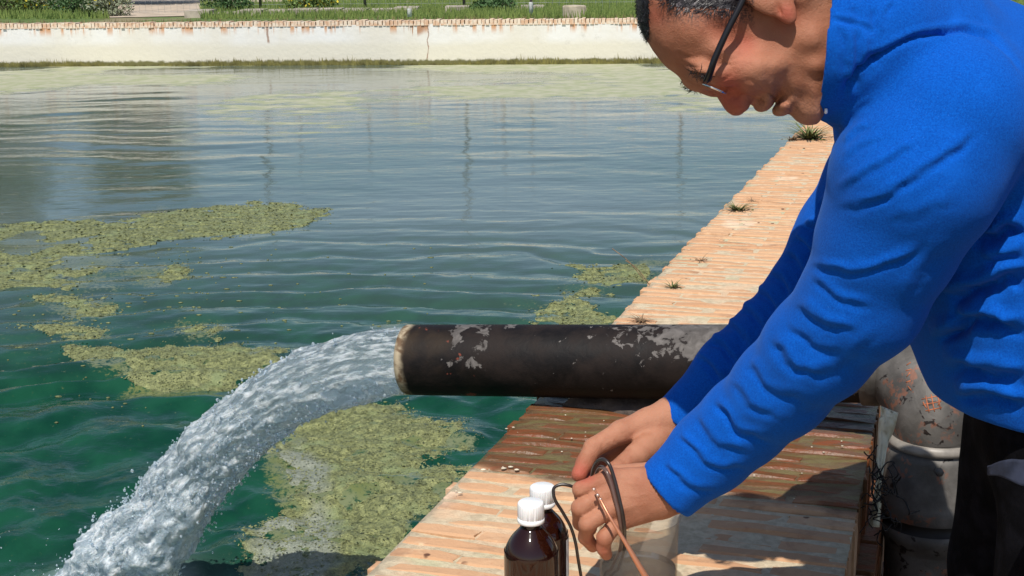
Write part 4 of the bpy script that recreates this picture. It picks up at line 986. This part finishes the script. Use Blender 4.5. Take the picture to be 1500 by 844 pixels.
# ------------------------------------------------------------------ bottles
mb = Mat('amber_glass'); mb.set(base=(.018, .004, .002), rough=.06, spec=.6, trans=.08, ior=1.5); M_AMB = mb.m
mcap = Mat('white_cap'); mcap.set(base=(.84, .84, .84), rough=.38, sss=.05); M_CAP = mcap.m
def bottle(x, y, d, R, label, tilt=0):
    top = P(x, y, d); Hh = top[2]-.001
    o = empty('bottle', (top[0], top[1], .001), label=label, cat='bottle', group='brown bottles with white caps on the wall')
    ax = np.array([0, 0, 1.]); b = np.array([top[0], top[1], .001]); ch = .0275; nr_ = .0125
    sh_ = Hh-ch-.006
    prof = [(0, 0), (R*.86, 0), (R*.97, .003), (R, .009), (R, sh_-R*1.15), (R*.985, sh_-R*1.0), (R*.93, sh_-R*.78), (R*.83, sh_-R*.56), (R*.68, sh_-R*.34), (R*.50, sh_-R*.14), (nr_*1.1, sh_-R*.02), (nr_, sh_+.002), (nr_, Hh-.004)]
    prof = spline(prof, 60); prof[0] = (0, 0); prof[:, 0] = np.maximum(prof[:, 0], 0)
    V, F = lathe(prof, b, 48); child_world(obj('glass_body', V, F, M_AMB), o)
    n_ = 120; rc = .0168; hs = [0, .0012, .006, .0062, .0075, .008, ch-.0035, ch-.001, ch]
    rs = [rc*.97, rc*1.03, rc*1.03, rc*.98, rc*.98, rc*1.0, rc*1.0, rc*.965, rc*.90]
    V = []
    for h_, r_ in zip(hs, rs):
        a = np.arange(n_)/n_*2*math.pi; rr2 = r_*(1+(.018*np.sign(np.sin(a*30)) if .0075 < h_ < ch-.002 else 0))
        V.append(np.stack([b[0]+rr2*np.cos(a), b[1]+rr2*np.sin(a), np.full(n_, b[2]+Hh-ch+h_)], -1))
    V = np.concatenate(V+[np.array([[b[0], b[1], b[2]+Hh-.0004]])]); m_ = len(hs); i = np.arange(m_-1)[:, None]*n_; j = np.arange(n_)[None]; k = (j+1) % n_
    Fq = np.stack([i+j, i+k, i+n_+k, i+n_+j], -1).reshape(-1, 4).tolist() + [((m_-1)*n_+q, (m_-1)*n_+(q+1) % n_, m_*n_) for q in range(n_)]
    child_world(pyobj('cap', V, Fq, M_CAP, None, True), o)
    return o, b, Hh, sh_
bottle(777.5, 735, 1.735, .0352, 'front brown bottle with white screw cap, nearest the bottom left of the beaker')
o, b, Hh, sh_ = bottle(794.5, 712, 1.812, .0340, 'brown glass bottle with white cap and a pale label, standing right behind the front one')
V, F = [], []
for i in range(25):
    a = math.radians(-28+i*4.4)
    for h_ in (.018, sh_-.034*1.1): V.append((b[0]+.0348*math.cos(a), b[1]+.0348*math.sin(a), b[2]+h_))
for i in range(24): F.append((i*2, i*2+2, i*2+3, i*2+1))
child_world(pyobj('paper_label', V, F, simple('label_paper', (.78, .80, .82), .6, .08, 30, .1), None, True), o)

# ------------------------------------------------------------------ beaker
bc = P(936, 757, 1.835); BR = .0545; Hb = bc[2]
bk = empty('beaker', (bc[0], bc[1], .001), label='cloudy translucent plastic beaker standing on the wall under the man\'s hands', cat='beaker')
mk = Mat('cloudy_plastic'); tr = mk.n('BsdfTransparent'); tr.inputs[0].default_value = (.93, .90, .86, 1); mxs = mk.n('MixShader')
mk.set(base=(.66, .63, .58), rough=.28, spec=.5); mxs.inputs[0].default_value = .20
mk.l(tr.outputs[0], mxs.inputs[1]); mk.l(mk.b.outputs[0], mxs.inputs[2]); mk.l(mxs.outputs[0], mk.out.inputs[0])
V, F = lathe([(0, .0), (BR*.90, .0), (BR*.94, .003), (BR*.955, .03), (BR*.985, Hb-.006), (BR*1.03, Hb-.002), (BR*1.04, Hb), (BR*1.01, Hb+.0005), (BR*.965, Hb-.006), (BR*.93, .03), (BR*.91, .005), (0, .004)], np.array([bc[0], bc[1], .001]), 64)
child_world(obj('cup', V, F, mk.m), bk)
V, F = lathe([(0, 0), (BR*.90, 0), (BR*.918, Hb*.36), (0, Hb*.361)], np.array([bc[0], bc[1], .007]), 48)
mwl = Mat('sample_water'); mwl.set(base=(.80, .82, .76), trans=1.0, rough=.02, ior=1.33); child_world(obj('sample_water', V, F, mwl.m), bk)

# ------------------------------------------------------------------ probe cable and copper rod
mcab = Mat('dark_cable'); mcab.set(base=(.030, .022, .020), rough=.32, spec=.55)
mcab2 = Mat('brown_cable'); mcab2.set(base=(.13, .075, .06), rough=.28, spec=.6)
cab = empty('probe_cable', tuple(P(893, 690, 1.67)), label='dark twin cable looping over the fist and down into the beaker', cat='cable')
def strand(name, nodes, r, mat, parent, n=90):
    pts = spline([P(*q) for q in nodes], n); V, F = tube(pts, r, 12); child_world(pyobj(name, V, tri_fix(F.tolist()), mat, None, True), parent)
strand('outer_strand', [(869, 722, 1.755), (867, 700, 1.735), (871, 682, 1.70), (881, 673, 1.675), (892, 680, 1.665), (900, 702, 1.663), (907, 730, 1.662), (913, 758, 1.665), (915, 782, 1.69), (914, 806, 1.80), (906, 832, 1.84), (893, 862, 1.85)], .0023, mcab.m, cab)
strand('inner_strand', [(872, 726, 1.757), (872, 704, 1.738), (875, 690, 1.708), (880, 684, 1.69), (888, 690, 1.672), (895, 708, 1.668), (902, 735, 1.666), (908, 760, 1.668), (910, 784, 1.692), (908, 806, 1.80), (898, 828, 1.84), (884, 856, 1.85)], .0024, mcab2.m, cab)
cab2 = empty('sensor_lead', tuple(P(822, 712, 1.75)), label='thin black lead arching from the fist down between the brown bottles and the beaker', cat='cable')
strand('lead', [(866, 724, 1.755), (850, 719, 1.75), (836, 712, 1.745), (822, 710, 1.745), (811, 716, 1.745), (813, 732, 1.745), (824, 750, 1.75), (836, 772, 1.755), (843, 795, 1.76), (847, 820, 1.77), (852, 850, 1.79), (856, 880, 1.80)], .0021, mcab.m, cab2)
rod = empty('copper_rod', tuple(P(872, 718, 1.655)), label='thin copper coloured rod slanting across the fist down into the frame bottom', cat='rod')
mcu = Mat('copper').set(base=(.60, .25, .14), metal=.55, rough=.35).m
pts = spline([P(870.5, 716, 1.668), P(880, 733, 1.655), P(893, 757, 1.645), (P(915, 793, 1.64)), P(938, 832, 1.64), P(960, 868, 1.645)], 50)
V, F = tube(pts, np.interp(np.linspace(0, 1, 50), [0, .12, .45, .75, 1], [.0011, .0016, .0019, .0033, .0042]), 12); child_world(pyobj('shaft', V, tri_fix(F.tolist()), mcu, None, True), rod)
for q, r_ in (((870, 717), .0023), ((875.5, 725.5), .0024), ((879.5, 731.5), .0021)):
    c_ = P(*q, 1.655); child_world(obj('bead', c_+iv*r_, np.concatenate([iff, iff[:, 2:]], 1)[:, :3], Mat('silver_bead').set(base=(.8, .6, .5), metal=.7, rough=.3).m, None), rod)

# ------------------------------------------------------------------ sunlit wall face added as a pale strip, plant shadows as black strands
ps = Mat('sunlit_wall_face'); z1 = ps.noise(20, 5); z2 = ps.noise(60, 4)
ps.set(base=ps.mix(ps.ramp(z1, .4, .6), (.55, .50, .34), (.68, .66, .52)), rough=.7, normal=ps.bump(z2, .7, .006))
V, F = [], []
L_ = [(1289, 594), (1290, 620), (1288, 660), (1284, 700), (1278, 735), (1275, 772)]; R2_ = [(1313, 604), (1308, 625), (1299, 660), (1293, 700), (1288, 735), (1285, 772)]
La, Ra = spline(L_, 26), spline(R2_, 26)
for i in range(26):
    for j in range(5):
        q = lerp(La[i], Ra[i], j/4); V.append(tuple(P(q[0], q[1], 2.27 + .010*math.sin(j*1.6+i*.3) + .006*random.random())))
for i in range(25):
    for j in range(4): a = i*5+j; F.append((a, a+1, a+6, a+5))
strip = pyobj('sunlit_wall_strip', V, F, ps.m, None, True); tag(strip, 'added pale strip standing in for the sunlit wall face beside the grey pipe elbow', 'sunlit wall strip')
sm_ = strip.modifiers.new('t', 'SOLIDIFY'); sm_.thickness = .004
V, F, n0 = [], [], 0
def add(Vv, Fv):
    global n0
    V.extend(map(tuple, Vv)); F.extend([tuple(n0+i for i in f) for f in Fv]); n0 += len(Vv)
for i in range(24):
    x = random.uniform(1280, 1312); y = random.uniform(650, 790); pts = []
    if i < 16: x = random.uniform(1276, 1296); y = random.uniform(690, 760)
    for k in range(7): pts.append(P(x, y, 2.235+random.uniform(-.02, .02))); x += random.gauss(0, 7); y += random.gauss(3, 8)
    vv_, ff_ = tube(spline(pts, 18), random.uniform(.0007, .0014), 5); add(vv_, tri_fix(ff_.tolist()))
shadow_strands = pyobj('plant_shadow_strands', V, F, simple('plant_shadow_black', (.012, .010, .009), .8, .3, 60, 0), None, True)  # black strands modelled in place of shadows from dry plants
tag(shadow_strands, 'thin black strands added as plant shadows over the pale wall strip', 'shadow strands', kind='stuff')
# rubble and soil heap at the foot of the wall beside the riser
V, F = [], []
for i in range(160):
    p = wall(random.uniform(-.2, 1.6), WW+.05+abs(random.gauss(0, .18)), ZG+random.uniform(0, .04)); r_ = random.uniform(.008, .035)
    V.append(p+iv*r_*RNG.uniform(.6, 1.3, (12, 1))*np.array([1.2, 1, .7])); F.append(iff+i*12)
o = obj('rubble', np.concatenate(V), np.concatenate(F), simple('rubble_stone', (.07, .05, .035), .95, .5, 15), None, False); tag(o, 'dark stones and crumbled mortar lying at the foot of the wall by the pipe', 'rubble', kind='stuff')

# ------------------------------------------------------------------ weeds and grit on the wall top
def weed(x, y, size, nbl, cols, label, flat=.5):
    b = on(x, y, .0); V, F = [], []; n_ = 0
    for i in range(nbl):
        a = random.uniform(0, 6.283); L_ = size*random.uniform(.45, 1.1); up = random.uniform(.25, 1.0)*(1-flat*.6); wd_ = size*random.uniform(.015, .035)
        d = np.array([math.cos(a), math.sin(a), 0]); sd = np.array([-d[1], d[0], 0]); base = b+d*random.uniform(0, size*.12)+sd*random.gauss(0, size*.08); pts = []
        for k in range(4):
            u = k/3; pts.append(base + d*L_*u*(1-.25*up) + np.array([0, 0, L_*up*(u-.45*u*u)]))
        for k in range(3):
            w0 = wd_*(1-k/3.2); V += [pts[k]-sd*w0, pts[k]+sd*w0]
        V.append(pts[3]); F += [(n_, n_+1, n_+3, n_+2), (n_+2, n_+3, n_+5, n_+4), (n_+4, n_+5, n_+6)]; n_ += 7
    for i in range(10):
        c_ = b + np.array([random.gauss(0, size*.2), random.gauss(0, size*.2), .001]); k0 = len(V)
        for q in iv: V.append(tuple(c_+q*size*.05*np.array([1, 1, .5])))
        for f in iff: F.append(tuple(int(k0+i2) for i2 in f))
    return tag(pyobj('weed', V, F, cols), label, 'weed', 'weeds growing in the joints of the wall top')
M_W1 = simple('weed_green', (.10, .12, .035), .8, .5, 60, 0); M_W2 = simple('weed_dry', (.19, .12, .065), .9, .5, 60, 0)
weed(1081, 308, .10, 60, M_W1, 'bushiest green weed on the wall top halfway to the far end', .3)
weed(1102, 295, .045, 18, M_W2, 'tiny dry sprig just behind the bushiest weed on the wall', .6)
weed(1026, 382, .055, 16, M_W2, 'small reddish dry sprig near the water edge of the wall top', .8)
weed(985, 421, .052, 44, M_W1, 'small upright green tuft on the wall top beyond the pipe', .25)
weed(939, 470, .055, 40, M_W2, 'flat dry brown weed just behind the black pipe', .75)
weed(1186, 203, .19, 110, M_W1, 'large dry tuft at the far end of the wall below the man\'s chin', .3)
weed(1160, 205, .09, 40, M_W2, 'low reddish tuft beside the large tuft below the man\'s chin', .6)
# straws sticking out over the water
for (x, y, L_, lb) in ((938, 405, .16, 'longer dry straw poking from the wall edge over the water'), (946, 412, .12, 'shorter dry straw poking from the wall edge beside the longer one')):
    p0 = on(x+6, y+6, .002); p1 = p0 - WN*L_*.6 + np.array([0, 0, L_*.5]) + WD*.02
    V, F = tube(spline([p0, lerp(p0, p1, .5)+np.array([0, 0, .01]), p1], 8), .0012, 5); tag(pyobj('straw', V, tri_fix(F.tolist()), M_W2), lb, 'straw', 'dry straws at the wall edge')
V, F = [], []; n_ = 0
for i in range(150):
    s_ = random.uniform(.3, 1.05) if i < 45 else random.uniform(-.2, 6); t_ = random.uniform(.01, .62); c_ = wall(s_, t_, .0015); r_ = random.uniform(.0007, .0022)
    V.append(c_+iv*r_*np.array([1.4, 1, .6])); F.append(iff+n_*12); n_ += 1
for x, y in ((738, 686), (748, 684), (757, 688), (742, 628), (752, 626), (668, 719), (674, 722), (708, 688)):
    c_ = on(x, y, .003); V.append(c_+iv*np.array([.009, .004, .003])*random.uniform(.3, .7)); F.append(iff+n_*12); n_ += 1
o = obj('grit', np.concatenate(V), np.concatenate(F), simple('pale_grit', (.62, .55, .42), .9, .3, 60, 0), None, False); tag(o, 'pale grit and lime crumbs scattered over the top of the brick wall', 'grit', kind='stuff')

# ------------------------------------------------------------------ far bank
def fp(x, y, z=0.0): return on(x, y, z)
m_path = simple('dry_dirt', (.47, .38, .29), .95, .2, 2.5, .4, .03)
def sheet(name, poly, z, mat):
    pts = [fp(x, y, z) for x, y in poly]; return pyobj(name, pts, [tuple(range(len(pts)))], mat)
tag(sheet('dirt_path', [(150, 26), (292, 23), (296, 6), (430, 2), (520, -22), (120, -22)], -.018, m_path), kind='structure')
V, F = [], []      # broken concrete kerb
pa, pb = fp(270, 24, .0), fp(800, 15, .0)
for i in range(14):
    u0, u1 = i/14, (i+.93)/14
    if i in (9, 11): continue
    a_, b_ = lerp(pa, pb, u0), lerp(pa, pb, u1); n1_ = len(V); h_ = .07+random.gauss(0, .015)
    for p_ in (a_, b_):
        for dy, z in ((0, -.05), (0, h_), (.7, h_+.01), (.7, -.05)): V.append((p_[0], p_[1]+dy, z))
    for f in ((0, 1, 2, 3), (7, 6, 5, 4), (0, 4, 5, 1), (1, 5, 6, 2), (2, 6, 7, 3)): F.append(tuple(n1_+q for q in f))
tag(pyobj('broken_kerb', V, F, simple('kerb_concrete', (.38, .33, .27), .9, .35, 5)), 'low broken concrete kerb running along the grass behind the far wall', 'kerb')
# rough stone block
V, F = [], []
bb = fp(842, 23, .03); bmh = bmesh.new(); bmesh.ops.create_cube(bmh, size=1); bmesh.ops.bevel(bmh, geom=bmh.edges[:], offset=.06, segments=2, affect='EDGES')
bmesh.ops.subdivide_edges(bmh, edges=bmh.edges[:], cuts=1)
for v in bmh.verts: v.co = Vector((bb[0]+v.co.x*.36+random.gauss(0, .006), bb[1]+.2+v.co.y*.3, .08+v.co.z*.2+random.gauss(0, .005)))
me = bpy.data.meshes.new('stone_block'); bmh.to_mesh(me); bmh.free(); tag(link('stone_block', me, simple('block_stone', (.44, .38, .29), .9, .2, 12)), 'squared pale stone block lying on the far bank near the man\'s forehead', 'block')
# grass, one mass
def blades(name, n, pick, hgt, mat, wid=.012):
    V = np.zeros((n*3, 3)); 
    for i in range(n):
        b = pick(); h_ = hgt*random.uniform(.4, 1.3); a = random.uniform(0, 6.283); l_ = random.gauss(0, .3)*h_
        V[i*3] = b - np.array([math.cos(a), math.sin(a), 0])*wid; V[i*3+1] = b + np.array([math.cos(a), math.sin(a), 0])*wid; V[i*3+2] = b + np.array([math.cos(a)*l_, math.sin(a)*l_, h_])
    return obj(name, V, np.arange(n*3).reshape(-1, 3), mat, None, False)
mgr = Mat('grass'); q1 = mgr.noise(1.1, 4); q2 = mgr.noise(40, 2)
mgr.set(base=mgr.mix(mgr.ramp(q2, .3, .7), mgr.mix(mgr.ramp(q1, .4, .6), (.07, .14, .022), (.13, .19, .035)), (.24, .30, .08)), rough=.8)
def on_path(x, y): return (160 < x < 294 and y > -6 and y < 30) or (290 < x < 430 and y < 3 and y > -30) or (296 < x < 500 and -30 < y < 2)
def pg():
    while True:
        x = random.uniform(-60, 1500); y = random.triangular(-16, 27, 26)
        if not on_path(x, y): break
    p = fp(x, y, 0.); p[2] = -.02; return p
o = blades('grass', 26000, pg, .14, mgr.m, .016); tag(o, 'short green grass covering the far bank behind the white wall', 'grass', kind='stuff')
def pf():
    al_ = random.uniform(-9.5, 13); return far_pt(al_, random.uniform(.26, .8), -.03)
o = blades('dry_grass', 3500, pf, .10, simple('dry_grass_blades', (.22, .16, .08), .9, .5, 8, 0), .012); tag(o, 'fringe of brown dry grass right behind the orange edge of the far wall', 'dry grass', kind='stuff')
# shrubs
M_LEAF = [simple('leaf_green', (.12, .19, .045), .7, .4, 30, 0), simple('leaf_dark', (.05, .11, .03), .7, .4, 30, 0), simple('leaf_grey', (.25, .28, .18), .8, .35, 30, 0)]
M_FLOW = simple('yellow_petal', (.62, .50, .03), .7, .2, 30, 0); M_BARK = simple('bark', (.11, .08, .055), .9, .4, 20, .6, .01)
def foliage(c, R, n, leaf, shape=1.0):
    pts = RNG.normal(0, 1, (n, 3)); pts /= np.linalg.norm(pts, axis=1)[:, None]; pts *= (RNG.random(n)**.45)[:, None]
    k = fbm(pts[:, 0]*2.6+c[0], pts[:, 1]*2.6+c[1], pts[:, 2]*2.6, 3, 15); pts = pts[k > -.10] * (1+.35*k[k > -.10])[:, None]
    pts = pts*np.asarray(R)+np.asarray(c); n = len(pts); a = RNG.normal(0, 1, (n, 3)); a /= np.linalg.norm(a, axis=1)[:, None]; b = np.cross(a, RNG.normal(0, 1, (n, 3))); b /= np.linalg.norm(b, axis=1)[:, None]
    l_ = leaf*RNG.uniform(.6, 1.4, (n, 1)); V = np.stack([pts, pts+a*l_*.5+b*l_*.3, pts+a*l_, pts+a*l_*.5-b*l_*.3], 1).reshape(-1, 3); return V, np.arange(n*4).reshape(-1, 4)
def shrub(x, y, dy, R, mat, nfl, label):
    R = tuple(1.3*q for q in R)
    b = fp(x, max(y, 18), 0.); b = b+np.array([0, dy*.3, 0]); b[2] = -.03; o = empty('shrub', tuple(b), label=label, cat='shrub', group='wild shrubs on the far bank')
    V, F = foliage(b+np.array([0, 0, R[2]*.75]), R, 2600, .055); child_world(obj('foliage', V, F, mat, None, False), o)
    if nfl:
        V, F = foliage(b+np.array([0, 0, R[2]*.85]), np.array(R)*1.04, nfl, .075); fo_ = child_world(obj('flowers', V, F, M_FLOW, None, False), o); fo_['kind'] = 'stuff'
    V, F = [], []; k0 = 0
    for i in range(9):
        e = b+np.array([random.gauss(0, R[0]*.45), random.gauss(0, R[1]*.45), R[2]*1.1]); vv_, ff_ = tube([b, lerp(b, e, .5)+np.array([0, 0, .05]), e], [.012, .008, .003], 5); V.extend(map(tuple, vv_)); F.extend([tuple(k0+q for q in f) for f in tri_fix(ff_.tolist())]); k0 += len(vv_)
    child_world(pyobj('stems', V, F, M_BARK), o)
shrub(8, 20, .3, (.55, .4, .30), M_LEAF[0], 120, 'green leafy shrub at the far left corner of the picture')
shrub(36, 16, .6, (.45, .4, .34), M_LEAF[2], 420, 'shrub thick with yellow flowers near the left corner')
shrub(78, 16, .5, (.5, .4, .36), M_LEAF[2], 320, 'greyish shrub with yellow flowers in its top, second group from the left')
shrub(118, 22, .2, (.45, .3, .22), M_LEAF[1], 0, 'dark green low shrub hanging to the edge of the far wall')
shrub(160, 22, .2, (.35, .3, .20), M_LEAF[2], 20, 'grey green shrub beside the pale dirt path')
shrub(100, 4, 1.2, (.7, .5, .5), M_LEAF[0], 260, 'taller flowering bush behind the dark green shrub')
shrub(330, 6, .9, (.4, .3, .22), M_LEAF[1], 0, 'dark shrub on the bank right of the pale path')
shrub(455, 16, .3, (.38, .3, .20), M_LEAF[0], 260, 'small yellow flowered shrub between two fence posts')
shrub(725, 18, .3, (.30, .25, .14), M_LEAF[1], 0, 'small round green bush in the right half of the far bank')
# wire fence with tall posts
fence = empty('wire_fence', tuple(fp(430, 12)), label='wire mesh fence with thin grey posts standing behind the far wall', cat='fence')
M_GALV = simple('galvanised', (.40, .42, .42), .5, .2, 8, 0, metal=.3)
M_POST = simple('weathered_post', (.13, .12, .11), .6, .3, 8, 0)
fx = [(-120, 2.1), (168, 3.9), (382, 3.5), (432, 1.3), (535, 1.3), (680, 3.6), (737, 1.3), (778, 1.3), (1000, 2.0), (1260, 2.0)]
fpost = []
for x, h_ in fx:
    b = fp(x, 19 - x*.006, 0.); b[2] = -.05; fpost.append((b, h_)); V, F = tube([b, b+np.array([0, 0, h_])], .028, 10); child_world(pyobj('post', V, tri_fix(F.tolist()), M_POST, None, True), fence)
V, F = [], []; k0 = 0
for (a_, _), (b_, _) in zip(fpost[:-1], fpost[1:]):
    for i in range(10):
        z = .05+i*.13; vv_, ff_ = tube([a_+np.array([0, 0, z]), b_+np.array([0, 0, z])], .0028, 3, False); V.extend(map(tuple, vv_)); F.extend([tuple(k0+q for q in f) for f in ff_.tolist()]); k0 += len(vv_)
    L_ = np.linalg.norm(b_-a_); m_ = int(L_/.13)
    for i in range(1, m_):
        c_ = lerp(a_, b_, i/m_); vv_, ff_ = tube([c_, c_+np.array([0, 0, 1.25])], .0022, 3, False); V.extend(map(tuple, vv_)); F.extend([tuple(k0+q for q in f) for f in ff_.tolist()]); k0 += len(vv_)
o = child_world(pyobj('wire_mesh', V, F, M_GALV), fence); o['kind'] = 'stuff'
for x, y, h_, lb in ((600, 25, .13, 'short white marker stub on the far wall behind the middle of the pool'), (778, 22, .20, 'short white marker stub just left of the pale stone block')):
    b = fp(x, y, .03); V, F = tube([b, b+np.array([0, 0, h_]), b+np.array([0, 0, h_+.001])], [.04, .035, .035], 10); tag(pyobj('marker_stub', V, tri_fix(F.tolist()), simple('white_stub', (.7, .7, .68), .7), None, True), lb, 'marker')
# trees farther out; their crowns stand above the frame and show in the water
def tree(x, Y, h_, R, mat, label):
    b = np.array([x, Y, .0]); o = empty('tree', tuple(b), label=label, cat='tree', group='trees beyond the far bank')
    pts = [b, b+np.array([.1, 0, h_*.3]), b+np.array([-.05, .1, h_*.62])]; V, F = tube(spline(pts, 8), np.linspace(.16, .07, 8), 10); child_world(pyobj('trunk', V, tri_fix(F.tolist()), M_BARK, None, True), o)
    V, F = [], []; k0 = 0
    for i in range(9):
        s_ = lerp(pts[1], pts[2], random.random()); e = b+np.array([random.gauss(0, R*.5), random.gauss(0, R*.5), h_*random.uniform(.6, .95)]); vv_, ff_ = tube([s_, lerp(s_, e, .5)+np.array([0, 0, .15]), e], [.05, .03, .01], 6); V.extend(map(tuple, vv_)); F.extend([tuple(k0+q for q in f) for f in tri_fix(ff_.tolist())]); k0 += len(vv_)
    child_world(pyobj('limbs', V, F, M_BARK), o)
    Vs, Fs, m_ = [], [], 0
    for i in range(20):
        c_ = b+np.array([random.gauss(0, R*.42), random.gauss(0, R*.42), h_*random.uniform(.18, .95)]); V, F = foliage(c_, (R*.45, R*.45, R*.38), 1500, .11); Vs.append(V); Fs.append(F+m_); m_ += len(V)
    child_world(obj('crown', np.concatenate(Vs), np.concatenate(Fs), mat, None, False), o)
M_OLIVE = simple('olive_leaf', (.23, .22, .11), .7, .35, 20, 0)
for x, Y, h_, R, lb in ((-15.6, 33, 5.8, 2.4, 'tall olive green tree farthest left beyond the path'), (-12.2, 32, 6.4, 2.3, 'tallest olive green tree beyond the far bank'), (-9.6, 34, 4.3, 1.9, 'lowest olive green tree, the one nearest the middle of the far bank')):
    tree(x, Y, h_, R, M_OLIVE, lb)
print('objects', len(bpy.data.objects), 'tris', sum(len(o.data.polygons) for o in bpy.data.objects if o.type == 'MESH'))
